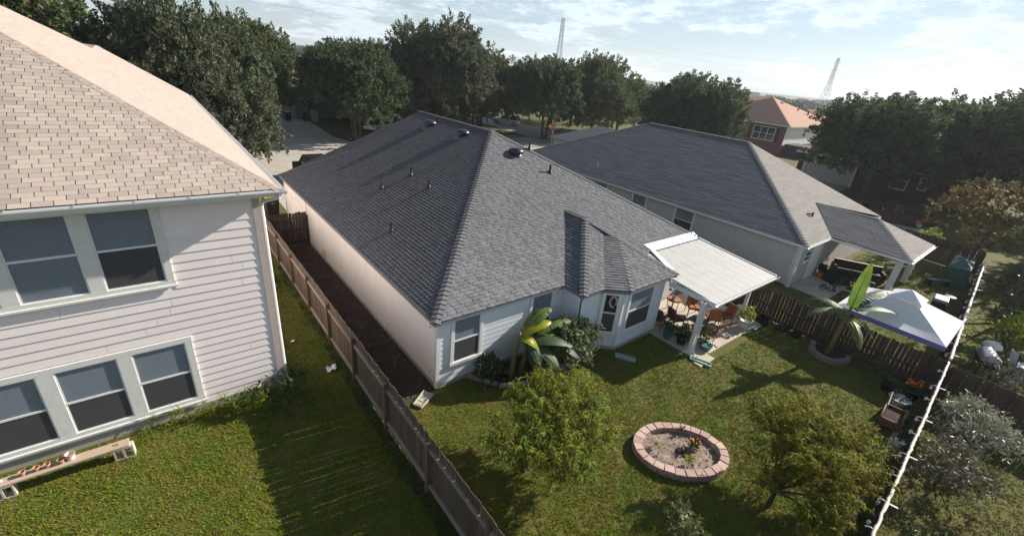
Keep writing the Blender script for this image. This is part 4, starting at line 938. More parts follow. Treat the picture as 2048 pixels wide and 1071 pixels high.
vs.append((*ctr, .10)); m = 48; fs = [(i*m+j, i*m+(j+1)%m, (i+1)*m+(j+1)%m, (i+1)*m+j) for i in range(7) for j in range(m)]+[(7*m+m, (j+1)%m, j)[::-1] for j in range(m)]
mb.add(vs, fs); o = mb.build('soil', m_sand, B, smooth=True)
cl = MB()
for i in range(240):
    t = r_.random()*6.283; q = math.sqrt(r_.random())*.95; x = 1.15*q*math.cos(t); y = .8*q*math.sin(t)
    cl.ball((OV[0]+x*math.cos(OV[4])-y*math.sin(OV[4]), OV[1]+x*math.sin(OV[4])+y*math.cos(OV[4]), .085), .010+.024*r_.random()**2, 5, (1,1.2,.8))
cl.build('soil_clod', m_sand, B, kind='stuff')
def bedding(label, x, y, z, r, h, mat, n, flower=None, nf=0, ln=.13, wd=.05):
    T = thing('bedding_plant', label, 'plant', (x, y, z), 0, 'small plants in the oval bed', local=True); k = n; u = rng.random(k)*6.283; ss = rng.random(k)
    C = np.stack([np.cos(u)*r*.35*ss, np.sin(u)*r*.35*ss, h*.7*rng.random(k)], 1); D = np.stack([np.cos(u), np.sin(u), .15+.9*rng.random(k)], 1)
    v, q = leaf_quads(C, D, ln*(.6+.8*rng.random(k)), wd, .1); link('foliage', mesh_np('foliage', v, q, mat), T)
    mb = MB()
    for i in range(5): mb.tube([(0,0,-.02),(math.cos(i*1.3)*r*.2,math.sin(i*1.3)*r*.2,h*.8)], .006, 4)
    mb.build('stem', m_banstem, T)
    if flower:
        f = MB()
        for i in range(nf):
            a = rng.random()*6.283; q = rng.random()**.5*r*.45; f.ball((math.cos(a)*q, math.sin(a)*q, h*.75+rng.random()*h*.4), .028, 6, (1,1,.6))
        link('flower', f.mesh('flower', flower), T)
    return T
bedding('bushy green plant with orange blooms at the right side of the oval bed', 11.1, 3.86, .11, .32, .3, m_shrub, 130, m_flower[1], 9)
bedding('pale yellow-green seedling in the middle of the oval bed', 10.42, 3.62, .16, .22, .28, m_lime, 46, ln=.12)
bedding('tiny pale seedling at the left of the oval bed', 10.15, 4.55, .16, .13, .12, m_lime, 22, ln=.09)
bedding('low dark green sprig on the far rim of the oval bed', 11.35, 4.42, .16, .16, .2, m_shrub, 30)
bedding('small green sprout in front of the orange blooms', 10.75, 3.95, .16, .14, .15, m_shrub, 24, ln=.09)
# stone-edged bed
B = thing('stone_edged_bed', 'curved flower bed edged with grey stones along the white back wall', 'flower bed', (9.2, 9.5, 0))
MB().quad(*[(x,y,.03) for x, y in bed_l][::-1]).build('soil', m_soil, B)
path = [Vector((x,y,0)) for x, y in bed_l[:9]]; seg = [(path[i+1]-path[i]).length for i in range(8)]; tot = sum(seg); rr = random.Random(8); s = 0; base = base_of(B); k = 0
while s < tot-.12:
    ln_ = rr.uniform(.24,.40) if s < tot*.5 else rr.uniform(.12,.22); a = s; acc = 0
    for i, sg in enumerate(seg):
        if acc+sg >= min(s+ln_/2, tot-.01): break
        acc += sg
    t = (s+ln_/2-acc)/seg[i]; p = path[i].lerp(path[i+1], min(1, t)); d = (path[i+1]-path[i]).normalized(); n = Vector((-d.y,d.x,0)); hw = .07+rr.uniform(-.01,.02); h = .15+rr.uniform(-.02,.03); L2 = ln_/2-.008
    mb = MB().extr([-d*L2-n*hw, d*L2-n*hw*rr.uniform(.85,1.1), d*L2+n*hw, -d*L2+n*hw*rr.uniform(.85,1.1)], (0,0,h)); o = link('stone', mb.mesh('stone', m_stone), B, p-base); bevel(o, .022, 2); s += ln_; k += 1
# ring bed against the side fence
B = thing('ring_bed', 'half-round brick planting ring around the tall banana plant in the fence shade', 'flower bed', (21.3, 3.5, 0))
ring_bricks(B, 21.35, 3.5, 1.0, .78, .0, 13, 0, .22, .2, M('shaded_brick', (.27,.20,.18), .9, .15, 8, rnd=.15, bump=.3, bs=30), a0=.45*math.pi, a1=1.62*math.pi, seed=9)  # darker copy of the pink brick, fence shade put into its colour
MB().quad(*[(21.35+.85*math.cos(t), 3.5+.64*math.sin(t), .12) for t in np.linspace(.45*math.pi, 1.62*math.pi, 16)]).build('soil', m_soil, B)
shrub('ring_bed_plant', 'small dark plant at the right of the banana plant ring bed', 'plant', 21.25, 2.3, [(0,0,.35,.35),(.1,-.4,.3,.3),(0,.3,.25,.25)], m_shrub, 110, 8, .16, .12, .05)

# pots, planters and furniture on the patio
def pot(mb, x, y, z, r, h, foot=.7): return mb.lathe([(r*foot*.98,0),(r*foot,.0),(r*.86,h*.5),(r,h*.93),(r*1.06,h*.94),(r*1.06,h),(r*.92,h),(r*.88,h*.86),(0,h*.84)], (x,y,z), 18)
def potted(label, x, y, z, r, h, mat, leafmat, lobes, flowers=None, group=None, ln=.14, wd=.06, per=170, name='potted_plant'):
    T = thing(name, label, 'potted plant', (x, y, z), 0, group)
    pot(MB(), x, y, z, r, h).build('pot', mat, T, smooth=True)
    link('foliage', crown_mesh('foliage', leafmat, lobes, per, 9, tw=.12, ln=ln, wd=wd, up=.6), T, (0,0,h*.8))
    if flowers:
        for fm, n in flowers:
            f = MB()
            for i in range(n):
                c = random.choice(lobes); u = unit(1)[0]; u[2] = abs(u[2]); f.ball((c[0]+u[0]*c[3]*1.15, c[1]+u[1]*c[3]*1.15, c[2]+u[2]*c[3]*1.15+h*.8), .032, 6, (1,1,.7))
            link('flower', f.mesh('flower', fm), T)
    return T
G = 'potted plants on the patio'
potted('teal pot with a leafy green plant at the patio edge near the bay', 15.82, 8.0, .05, .2, .42, m_teal, m_shrub, [(0,0,.25,.24),(.12,.08,.15,.2),(-.12,-.05,.18,.2)], group=G)
potted('dark tub with a bushy green plant between the teal pot and the patio post', 16.0, 7.42, .05, .24, .36, m_blackp, m_shrub, [(0,0,.28,.28),(.2,.05,.2,.22),(-.18,-.08,.2,.24),(.05,-.2,.15,.2)], group=G)
potted('wide teal bowl of white and green flowers beside the patio post', 16.55, 6.62, .05, .27, .24, m_teal, m_shrub, [(0,0,.18,.24),(.15,.1,.12,.18),(-.12,.12,.4,.2),(-.1,.1,.6,.12)], [(m_flower[2], 9)], G)
potted('white pedestal urn of red and green flowers at the lawn corner of the patio', 19.85, 6.62, .0, .3, .5, m_white, m_lime, [(0,0,.3,.3),(.18,.1,.2,.24),(-.2,-.05,.2,.24),(0,0,.6,.16)], [(m_flower[0], 12), (m_flower[2], 6)], G, name='flower_urn')
for a, b, lb in ((20.55,6.35,'flat green plastic tray lying beside the white urn'),):
    bevel(prop(MB().box(a-.35,a+.35,b-.14,b+.14,.03,.07).build('tray', m_splash), lb, 'tray'), .01)
T = thing('bucket', 'white plastic bucket standing by the right patio post', 'bucket', (20.95, 7.35, .05))
pot(MB(), 20.95, 7.35, .05, .19, .46, .82).build('body', m_white, T, smooth=True)
MB().tube([(20.95-.2,7.35,.46),(20.95-.16,7.25,.36),(20.95,7.17,.32),(20.95+.16,7.25,.36),(20.95+.2,7.35,.46)], .008, 5).build('handle', m_galv, T)
def splash_block(label, x, y, rz, L=.8, w_=.28, mat=None, group='green splash trays below downspouts'):
    T = thing('splash_block', label, 'splash block', (x, y, .012), rz, group, local=True); mb = MB()
    mb.extr([(-L/2,-w_/2*.8,0),(L/2,-w_/2,0),(L/2,w_/2,0),(-L/2,w_/2*.8,0)], (0,0,.025)); mb.build('tray', mat or m_splash, T)
    r2 = MB()
    for s in (-1, 1): r2.extr([(-L/2,s*w_/2*.8,.025),(L/2,s*w_/2,.025),(L/2,s*(w_/2-.03),.025),(-L/2,s*(w_/2*.8-.03),.025)], (0,0,.06))
    r2.box(-L/2,-L/2+.03,-w_/2*.75,w_/2*.75,.025,.09); r2.build('rim', mat or m_splash, T)
    rb = MB()
    for k in range(4): rb.box(-L/2+.1+k*.17,-L/2+.13+k*.17,-w_/2*.7,w_/2*.7,.025,.04)
    rb.build('rib', mat or m_splash, T)
splash_block('green splash tray on the grass in front of the bay window', 13.05, 8.0, -1.0)
splash_block('pale green splash tray below the patio post downspout', 15.55, 6.22, -1.25)
splash_block('grey concrete splash block at the corner of the cream wall', 5.35, 10.0, .55, .75, .4, m_conc, None)
def chair(label, x, y, rz, cush, group='rust patio chairs', wdt=.56):
    T = thing('patio_chair', label, 'chair', (x, y, .05), rz, group, local=True); w2 = wdt/2
    bevel(MB().box(-w2+.02,w2-.02,-.24,.26,.40,.48).build('seat', cush, T), .03, 2)
    bb_ = MB().extr([(-w2+.03,-.25,.46),(w2-.03,-.25,.46),(w2-.05,-.36,.98),(-w2+.05,-.36,.98)], (0,.06,0)); bevel(bb_.build('backrest', cush, T), .025, 2)
    for sx in (-1, 1):
        MB().tube([(sx*w2,.27,0),(sx*w2,.25,.40),(sx*w2,.22,.64),(sx*w2,-.2,.66),(sx*w2,-.3,.62)], .016, 6).build('arm', m_woodbr, T)
        MB().tube([(sx*(w2-.03),-.27,0),(sx*(w2-.03),-.24,.42),(sx*(w2-.05),-.38,1.0)], .016, 6).build('leg', m_woodbr, T)
        MB().tube([(sx*(w2-.02),.26,0),(sx*(w2-.02),.25,.42)], .016, 6).build('leg', m_woodbr, T)
    MB().box(-w2+.02,w2-.02,-.24,.26,.375,.395).build('frame', m_woodbr, T)
    return T
chair('rust chair facing the yard near the house wall of the patio', 18.75, 8.6, 2.4, m_rust)
chair('rust armchair at the middle of the patio behind the post', 18.6, 7.55, -.9, m_rust)
chair('rust chair at the outer edge of the patio by the fence side', 19.35, 7.35, 1.2, m_rust)
chair('rust chair turned away at the lawn edge of the patio', 17.3, 6.95, .3, m_rust)
chair('plum-cushioned chair nearest the bay window on the patio', 16.95, 8.4, -1.9, m_plum)
chair('plum-cushioned chair tucked against the corner of the bay', 16.25, 8.85, -1.3, m_plum)
T = thing('side_table', 'small round brown side table near the house wall under the patio cover', 'table', (18.3, 9.4, .05), 0, None)
MB().lathe([(0,.52),(.34,.52),(.34,.56),(0,.56)], (18.3,9.4,.05), 20).build('tabletop', m_rust, T)
for k in range(4): MB().tube([(18.3+.22*math.cos(k*1.571+.4),9.4+.22*math.sin(k*1.571+.4),.05),(18.3+.26*math.cos(k*1.571+.4),9.4+.26*math.sin(k*1.571+.4),.57)], .018, 5).build('leg', m_woodbr, T)
potted('white vase of orange and cream flowers on the small round table', 18.25, 9.4, .61, .10, .24, m_white, m_crape, [(0,0,.3,.2),(.1,.05,.42,.16),(-.1,-.05,.4,.16)], [(m_flower[1], 10), (m_flower[2], 8)], None, .12, .05, 200, 'flower_vase')
T = thing('patio_table', 'low patio table with a grey-teal cloth between the chairs', 'table', (17.75, 7.75, .05))
bevel(MB().box(17.35,18.15,7.4,8.1,.48,.52).build('tabletop', M('grey_teal_top', (.10,.14,.15), .5, .15, 6), T), .01)
for sx in (-.34,.34):
    for sy in (-.28,.28): MB().tube([(17.75+sx,7.75+sy,.05),(17.75+sx,7.75+sy,.53)], .018, 5).build('leg', m_woodbr, T)

# things along the side fence and in the rear corner
for i, (x, y, s, lb) in enumerate(((21.35,6.35,.28,'black plastic crate by the side fence near the white bucket'),(21.45,5.55,.22,'dark bag of soil slumped against the side fence'),(21.5,4.95,.18,'low black tub between the soil bag and the ring bed'))):
    mb = MB().box(x-s,x+s,y-s,y+s,.0,.04)
    for (a0_,a1_,b0_,b1_) in ((-s,s,-s,-s+.02),(-s,s,s-.02,s),(-s,-s+.02,-s,s),(s-.02,s,-s,s)): mb.box(x+a0_,x+a1_,y+b0_,y+b1_,.04,s*1.1)
    if i == 1: mb = MB().ball((x,y,.14), .32, 12, (1,.8,.5))
    prop(mb.build(('crate','soil_bag','tub')[i], m_blackp), lb, ('crate','bag','tub')[i])
T = thing('planter_cart', 'red-brown wooden planter cart beside the rear fence near the peach tree', 'planter', (18.2, .62, 0), .1, local=True)
for (a,b,c,d) in ((-.55,.55,-.3,-.26),(-.55,.55,.26,.3),(-.55,-.51,-.26,.26),(.51,.55,-.26,.26)):
    bevel(MB().box(a,b,c,d,.16,.46).build('side_board', m_woodbr, T), .006)
MB().box(-.51,.51,-.26,.26,.16,.36).build('soil', m_soil, T)
for sx in (-.4,.4):
    for sy in (-.33,.33): MB().extr([(sx+.13*math.cos(t),sy-.02,.13+.13*math.sin(t)) for t in np.linspace(0,6.283,17)[:-1]], (0,.04,0)).build('wheel', m_blackp, T)
for sx in (-.5,.5): MB().bar((sx,.28,.46),(sx,.28,.95),.025,.025).build('handle_post', m_fenrail, T)
MB().bar((-.52,.28,.94),(.52,.28,.94),.03,.03).build('handle', m_fenrail, T)
G = 'pots in the rear fence corner'
potted('round white bowl planter in the shade by the rear fence', 19.9, .75, 0, .33, .26, m_whitew, m_shrub, [(0,0,.05,.2),(.12,.1,.03,.15)], None, G)
potted('dark pot with an orange-leaved plant in the rear fence corner', 20.75, .55, 0, .22, .34, m_blackp, m_flower[1], [(0,0,.3,.16),(.1,.05,.36,.12)], None, G, .10, .05, 260)
potted('dark pot in the shade just left of the orange-leaved plant', 20.5, 1.25, 0, .25, .34, m_blackp, m_shrub, [(0,0,.12,.22),(.12,.1,.1,.18)], None, G)
potted('small white pot standing on a low block close to the rope of lights', 16.55, .12, .38, .14, .2, m_white, m_shrub, [(0,0,.03,.1)], None, None)
bevel(prop(MB().box(16.35,16.75,-.05,.3,0,.38).build('wooden_block', m_fenrail), 'weathered wooden block carrying a small white pot at the rear fence', 'block'), .01)
potted('dark pot with an upright yellow plant beside the rear fence below the cart', 16.0, .55, 0, .2, .25, m_blackp, m_lime, [(0,0,.25,.14)], None, G)
prop(MB().bar((12.5,.12,.06),(19.6,.42,.06),.14,.10).build('landscape_timber', m_fenrail), 'long weathered timber lying along the foot of the rear fence', 'timber')

# left yard: bench with clay pots, tripod, litter, air conditioner
T = thing('plank_bench', 'long plank shelf on two cinder blocks against the pink house wall', 'bench', (-3, 12.3, 0))
bevel(MB().box(-4.75,-1.85,12.02,12.30,.36,.405).build('plank', m_plank, T), .005)
def cinder(label, x, y, rz):
    C_ = thing('cinder_block', label, 'cinder block', (x, y, 0), rz, 'cinder blocks under the plank', local=True); mb = MB()
    W, D_, Hh, t = .40, .20, .355, .035
    mb.box(-D_/2,D_/2,-W/2,W/2,0,.035); mb.box(-D_/2,D_/2,-W/2,W/2,Hh-.035,Hh); mb.box(-D_/2,D_/2,-W/2,-W/2+t,.035,Hh-.035); mb.box(-D_/2,D_/2,W/2-t,W/2,.035,Hh-.035); mb.box(-D_/2,D_/2,-.02,.02,.035,Hh-.035)
    mb.build('shell', m_block, C_)
cinder('pale cinder block under the right end of the plank', -1.98, 12.12, 1.571-.05); cinder('pale cinder block under the left part of the plank', -4.1, 12.12, 1.571)
pts = [(-2.92,12.20,.095,.17,'whitewashed clay pot, largest and rightmost in the row on the plank'),(-3.08,12.16,.07,.12,'small clay pot tipped beside the largest pot on the plank'),(-3.32,12.17,.06,.11,'clay pot third from the right on the plank'),(-3.50,12.17,.06,.11,'clay pot fourth from the right on the plank'),(-3.73,12.17,.06,.11,'clay pot fifth from the right, with a long shadow'),(-4.28,12.17,.075,.15,'whitewashed clay pot at the left edge of the picture')]
for i, (x, y, r, h, lb) in enumerate(pts):
    T = thing('clay_pot', lb, 'pot', (x, y, .405), 0, 'clay pots on the plank')
    mb = MB(); mb.lathe([(0,0),(r*.68,0),(r*.95,h*.78),(r*.95,h),(r*.86,h),(r*.82,h*.55),(0,h*.5)], (x,y,.405), 16); mb.build('body', m_terraw if i in (0,5) else m_terra, T, smooth=False)
    MB().lathe([(r*.955,h*.76),(r*1.08,h*.77),(r*1.08,h*1.0),(r*.97,h*1.005),(r*.87,h*1.003),(r*.86,h*.9)], (x,y,.405), 16).build('rim', m_terra, T)
prop(MB().ball((-4.08,12.17,.435), .032, 8).build('pebble', m_white), 'small white stone on the plank next to the leftmost pot', 'stone')
prop(MB().tube([(-2.15,12.15,.41),(-2.1,12.2,.43),(-2.05,12.14,.412),(-2.12,12.12,.41)], .008, 5).build('wire_loop', m_woodbr), 'bent bit of wire on the right end of the plank', 'wire')
T = thing('sprinkler_tripod', 'pale tripod sprinkler standing at the corner of the pink house', 'sprinkler', (1.25, 12.6, 0))
for a in (.2, 2.3, 4.2): MB().tube([(1.25+.05*math.cos(a),12.6+.05*math.sin(a),.52),(1.25+.33*math.cos(a),12.6+.26*math.sin(a),0)], .014, 6).build('leg', m_black, T)
MB().lathe([(0,.50),(.08,.50),(.10,.54),(.03,.58),(.03,.64),(0,.64)], (1.25,12.6,0), 10).build('hub', M('pale_plastic', (.6,.58,.45), .6, .1, 9), T)
for s in (-1, 1): MB().tube([(1.25,12.6,.6),(1.25+s*.2,12.6-.04*s,.62),(1.25+s*.28,12.6,.56)], .016, 6).build('arm', M('rusty_brass', (.22,.12,.07), .5, .2, 9), T)
MB().ball((1.25,12.6,.68), .045, 8).build('head', m_black, T)
for i, (x, y, s, lb) in enumerate(((3.42,12.95,.15,'crumpled sheet of white paper on the grass by the fence'),(2.77,15.24,.07,'small scrap of white paper in the middle of the grass strip'),(2.9,18.4,.06,'tiny white scrap farthest up the grass strip'))):
    mb = MB(); n = 5; r2 = np.random.default_rng(i)
    for a in range(n):
        for b in range(n): mb.v.append((x+(a/(n-1)-.5)*2*s*(1+.2*r2.normal()*.4), y+(b/(n-1)-.5)*1.6*s, .05+abs(.05*r2.normal())*(s/.12)))
    mb.f = [(a*n+b,(a+1)*n+b,(a+1)*n+b+1,a*n+b+1) for a in range(n-1) for b in range(n-1)]
    prop(mb.build('paper_scrap', m_paper), lb, 'litter', 'white paper scraps on the grass strip')
T = thing('air_conditioner', 'beige air conditioner unit on a pad beside the pink house', 'air conditioner', (2.85, 20.4, 0))
MB().box(2.4,3.3,19.95,20.85,0,.08).build('pad', m_conc, T); bevel(MB().box(2.48,3.22,20.03,20.77,.08,.88).build('cabinet', M('beige_metal', (.48,.45,.40), .5, .06, 6), T), .02)
MB().lathe([(.30,0),(.30,.02),(.05,.03)], (2.85,20.4,.88), 18).build('fan_grille', m_black, T)
lv = MB()
for k in range(12): lv.box(2.474,3.226,20.024,20.776,.16+k*.055,.185+k*.055)
lv.build('louvre', M('louvre_grey', (.36,.34,.31), .6, .1, 9), T)

# neighbour yard on the right: canopy, sofa, table, grills
T = thing('canopy', 'white two-tier fabric canopy standing in the neighbour yard', 'canopy', (24.15, 2.3, 0))
cx0, cx1, cy0, cy1, cz = 22.3, 26.0, .45, 4.15, 1.85; ax, ay, az = 24.15, 2.3, 2.78
def tier(k, zlo, zhi, s):
    P = [(ax+(x-ax)*s, ay+(y-ay)*s, zlo) for x, y in ((cx0,cy0),(cx1,cy0),(cx1,cy1),(cx0,cy1))]; mb = MB(); return P
P = tier(0, cz, az, 1.0); top_ = [(ax+(x-ax)*.22, ay+(y-ay)*.22, 2.56) for x, y, z in P]
for i in range(4):
    j = (i+1) % 4; A, B_, C_, D_ = map(Vector, (P[i], P[j], top_[j], top_[i])); mb = MB(); n = 8
    for a in range(n+1):
        for b in range(n+1):
            s, t = a/n, b/n; p = A.lerp(B_, s).lerp(D_.lerp(C_, s), t); sag = .09*math.sin(math.pi*s)*math.sin(math.pi*t*.9); mb.v.append(p-Vector((0,0,sag)))
    mb.f = [(a*(n+1)+b,(a+1)*(n+1)+b,(a+1)*(n+1)+b+1,a*(n+1)+b+1) for a in range(n) for b in range(n)]
    mb.build('roof_cloth', m_canvas, T, smooth=True)
    MB().extr([A, B_, B_-Vector((0,0,.2)), A-Vector((0,0,.2))], ((A+B_)/2-Vector((ax,ay,cz))).normalized()*.01).build('valance', m_canvasb if i == 0 or i == 3 else m_canvas, T)
Q = [(ax+(x-ax)*.32, ay+(y-ay)*.32, 2.62) for x, y, z in P]
for i in range(4): MB().quad(Q[i], Q[(i+1)%4], (ax,ay,3.0)).build('top_cloth', m_canvas, T)
for x, y, z in P: MB().tube([(x+(.06 if x < ax else -.06), y+(.06 if y < ay else -.06), 0),(x+(.06 if x < ax else -.06), y+(.06 if y < ay else -.06), cz)], .03, 8).build('leg', m_black, T)
T = thing('garden_sofa', 'long dark brown wicker sofa on the neighbour lawn under the porch', 'sofa', (33.1, 5.9, 0), -1.05, local=True)
bevel(MB().box(-1.3,1.3,-.4,.4,.06,.36).build('seat_base', m_wicker, T), .02)
bevel(MB().box(-1.3,1.3,.30,.42,.36,.85).build('backrest', m_wicker, T), .02)
for s in (-1,1): bevel(MB().box(s*1.3-.07,s*1.3+.07,-.4,.42,.06,.62).build('arm', m_wicker, T), .02)
for k in range(3):
    bevel(MB().box(-1.2+k*.8,-.42+k*.8,-.38,.28,.36,.50).build('cushion', M('brown_cushion', (.075,.045,.038), .8, .15, 5), T), .04, 2)
MB().box(-1.3,1.3,.29,.43,.851,.87).build('back_rail', M('pale_piping', (.5,.43,.37), .7, .1, 6), T)
T = thing('garden_sofa', 'low black lounge block left of the long wicker sofa', 'sofa', (30.6, 6.25, 0), -.55, local=True)
bevel(MB().box(-.6,.6,-.4,.4,.05,.42).build('seat_base', m_blackp, T), .03); bevel(MB().box(-.6,.6,.28,.4,.42,.72).build('backrest', m_blackp, T), .03)
T = thing('low_table', 'low black garden table in front of the long wicker sofa', 'table', (31.5, 5.05, 0), -1.05, local=True)
bevel(MB().box(-.55,.55,-.32,.32,.34,.40).build('tabletop', m_black, T), .01)
for sx in (-.48,.48):
    for sy in (-.26,.26): MB().box(sx-.03,sx+.03,sy-.03,sy+.03,0,.34).build('leg', m_black, T)
T = thing('pumpkin_pile', 'heap of orange pumpkins at the neighbour porch corner', 'pumpkin', (30.6, 7.1, .05))
for dx, dy, r in ((0,0,.17),(.3,.12,.15),(.12,.3,.13)):
    mb = MB(); c = Vector((30.6+dx,7.1+dy,.05+r*.8)); n = 20
    mb.ball(c, r, n, (1,1,.8)); mb.v = [tuple(c+(Vector(v)-c)*(1+.08*math.cos(7*math.atan2(v[1]-c.y, v[0]-c.x)))) for v in mb.v]
    o = mb.build('pumpkin', m_flower[1], T, smooth=True); MB().tube([c+Vector((0,0,r*.75)), c+Vector((.02,0,r*1.0))], .02, 6).build('stalk', m_banstem, o)
T = thing('planter_pot', 'tall black planter beside the orange pumpkins', 'pot', (31.4, 7.3, 0)); pot(MB(), 31.4, 7.3, 0, .22, .6, .75).build('body', m_blackp, T, smooth=True)
link('foliage', crown_mesh('foliage', m_white, [(0,0,.75,.2),(.05,.05,.95,.16)], 120, 8, .1, .09, .06), T)
prop(MB().tube([(28.2,6.4,.02),(28.9,6.6,.02),(29.6,6.3,.02),(30.0,5.7,.02),(30.1,5.1,.02)], .045, 7).build('bed_edging', m_whitew), 'curved white edging strip around the small bed by the neighbour porch', 'edging')
shrub('porch_plant', 'low green plants inside the white curved edging', 'plant', 29.0, 6.0, [(0,0,.15,.3),(.6,-.1,.15,.25),(-.6,.1,.15,.25)], m_shrub, 90, 9, .2, .16, .07, stems=False)
T = thing('barrel_grill', 'silver barrel grill with open black firebox behind the rear fence', 'grill', (25.6, -.75, 0), .25, local=True)
n = 14; hood = [(0,.30*math.cos(t),.88+.30*math.sin(t)) for t in np.linspace(-.1, math.pi*.93, n)]
mb = MB(); va = [(-.5,y,z) for _,y,z in hood]; vb_ = [(.5,y,z) for _,y,z in hood]; mb.add(va+vb_, [(i,i+1,n+i+1,n+i) for i in range(n-1)]+[tuple(range(n)), tuple(range(2*n-1,n-1,-1))]); mb.build('hood', m_galv, T, smooth=False)
MB().box(-.5,.5,-.28,.28,.62,.86).build('firebox', m_black, T); MB().box(.52,.85,-.25,.25,.80,.83).build('side_shelf', m_galv, T); MB().tube([(-.3,-.34,.95),(.3,-.34,.95)], .015, 6).build('handle', m_galv, T)
for sx in (-.42,.42):
    for sy in (-.22,.22): MB().tube([(sx,sy,0),(sx,sy,.62)], .02, 6).build('leg', m_black, T)
T = thing('kettle_grill', 'small grill with a pale domed lid behind the silver barrel grill', 'grill', (27.2, -.7, 0))
MB().lathe([(.02,.62),(.25,.66),(.34,.80),(.34,.84)], (27.2,-.7,0), 16).build('bowl', m_black, T, smooth=True); MB().lathe([(.35,.84),(.30,.98),(.15,1.06),(0,1.08)], (27.2,-.7,0), 16).build('lid', M('cream_enamel', (.68,.66,.55), .35, .05, 5), T, smooth=True)
for k in range(3): MB().tube([(27.2+.15*math.cos(k*2.1),-.7+.15*math.sin(k*2.1),.66),(27.2+.3*math.cos(k*2.1),-.7+.3*math.sin(k*2.1),0)], .015, 5).build('leg', m_black, T)
T = thing('slatted_chair', 'white slatted garden chair at the right edge behind the brown fence', 'chair', (27.5, -1.75, 0), .5, local=True)
for k in range(7): MB().box(-.3,.3,-.30+k*.085,-.235+k*.085,.40,.425).build('slat', m_white, T)
for k in range(7): MB().bar((-.3,.31+k*.015,.46+k*.075),(.3,.31+k*.015,.46+k*.075),.02,.06).build('slat', m_white, T)
for sx in (-.3,.3):
    MB().tube([(sx,-.28,0),(sx,-.28,.62),(sx,.28,.64)], .018, 6).build('frame', m_black, T); MB().tube([(sx,.32,0),(sx,.31,.45),(sx,.42,.98)], .018, 6).build('frame', m_black, T)
T = thing('covered_grill', 'square black grill with a pale lid beside the rear fence beyond the canopy', 'grill', (31.4, 1.75, 0), .1, local=True)
MB().box(-.5,.5,-.3,.3,.12,.80).build('cabinet', m_black, T); bevel(MB().box(-.46,.46,-.3,.3,.81,1.0).build('lid', M('grey_lid', (.34,.36,.40), .4, .1, 6, metal=.4), T), .05, 2)
T = thing('round_stool', 'dark round stool next to the square black grill', 'stool', (33.0, 1.55, 0))
MB().lathe([(0,.70),(.24,.70),(.25,.74),(0,.76)], (33.0,1.55,0), 14).build('seat', m_black, T); MB().tube([(33.0,1.55,0),(33.0,1.55,.7)], .05, 8).build('post', m_black, T)
T = thing('garden_tent', 'dark teal mesh tent against the far rear fence', 'tent', (39.6, 2.1, 0), .06, local=True)
mb = MB().add([(-1.6,-.6,0),(1.6,-.6,0),(1.6,.7,0),(-1.6,.7,0),(-1.5,-.45,1.2),(1.5,-.45,1.3),(1.5,.55,1.25),(-1.5,.55,1.1),(0,.05,1.45)], [(0,1,5,4),(1,2,6,5),(2,3,7,6),(3,0,4,7),(4,5,8),(5,6,8),(6,7,8),(7,4,8)]); mb.build('cover', M('teal_mesh', (.035,.095,.075), .7, .35, 2.5, bump=.5, bs=6), T)
T = thing('garden_bench', 'low teal bench in front of the dark teal tent', 'bench', (37.0, 2.6, 0), -.75, local=True)
bevel(MB().box(-.7,.7,-.2,.2,.36,.42).build('seat', M('teal_paint', (.07,.12,.13), .6, .1, 6), T), .01)
for s in (-.55,.55): MB().box(s-.05,s+.05,-.17,.17,0,.36).build('leg', m_blackp, T)
prop(MB().tube([(42.9,3.0,1.72),(42.85,2.7,2.3),(42.8,2.3,2.25),(42.75,2.25,1.9),(42.8,2.55,1.55)], .02, 6).build('garden_hose', M('faded_red', (.36,.15,.13), .6, .1, 9)), 'loop of faded red hose hung over the reddish fence', 'hose')
prop(MB().box(37.4,37.6,-.85,-.65,0,1.1).build('marker_post', m_whitew), 'pale square post standing among bushes at the right edge', 'post')

# taller weeds along the fence foot, fallen leaves on soil and lawn
grass('fence_weed', [(3.55,2.5),(3.9,2.5),(3.9,22),(3.7,22)], 260, .17, seed=11, mat=MATS['weed_leaf'])
grass('fence_weed', [(3.98,1.5),(4.25,1.5),(4.2,9.8),(3.98,9.8)], 200, .13, seed=12)
grass('bed_weed', [(21.2,.3),(21.75,.3),(21.75,2.4),(21.3,2.4)], 160, .16, seed=13, mat=MATS['weed_leaf'])
def litter(name, poly, n, z, mat, s, seed):
    r_ = np.random.default_rng(seed); P = np.array(poly); lo, hi = P.min(0), P.max(0); x = lo[0]+r_.random(n)*(hi[0]-lo[0]); y = lo[1]+r_.random(n)*(hi[1]-lo[1]); m = in_poly(x, y, poly); x = x[m]; y = y[m]
    C = np.stack([x, y, z+.012*r_.random(len(x))], 1); D = r_.normal(size=(len(x),3)); D[:,2] = .15*np.abs(D[:,2]); v, q = leaf_quads(C, D, s*(.5+r_.random(len(x))), s*.5)
    o = link(name, mesh_np(name, v, q, mat)); o['kind'] = 'stuff'
m_dead = M('dead_leaf', (.20,.125,.065), .9, .2, 9, isl=.45)
litter('fallen_leaves', [(3.99,10.1),(5.9,10.3),(5.9,24.3),(3.99,24.3)], 900, .014, m_dead, .08, 3)
litter('fallen_leaves', [(4.2,1.0),(16,1.0),(16,7.5),(4.2,9.0)], 420, .035, m_dead, .055, 4)
litter('fallen_leaves', [(-5,6),(3.6,6),(3.6,12.4),(-5,12.4)], 260, .04, m_dead, .055, 5)
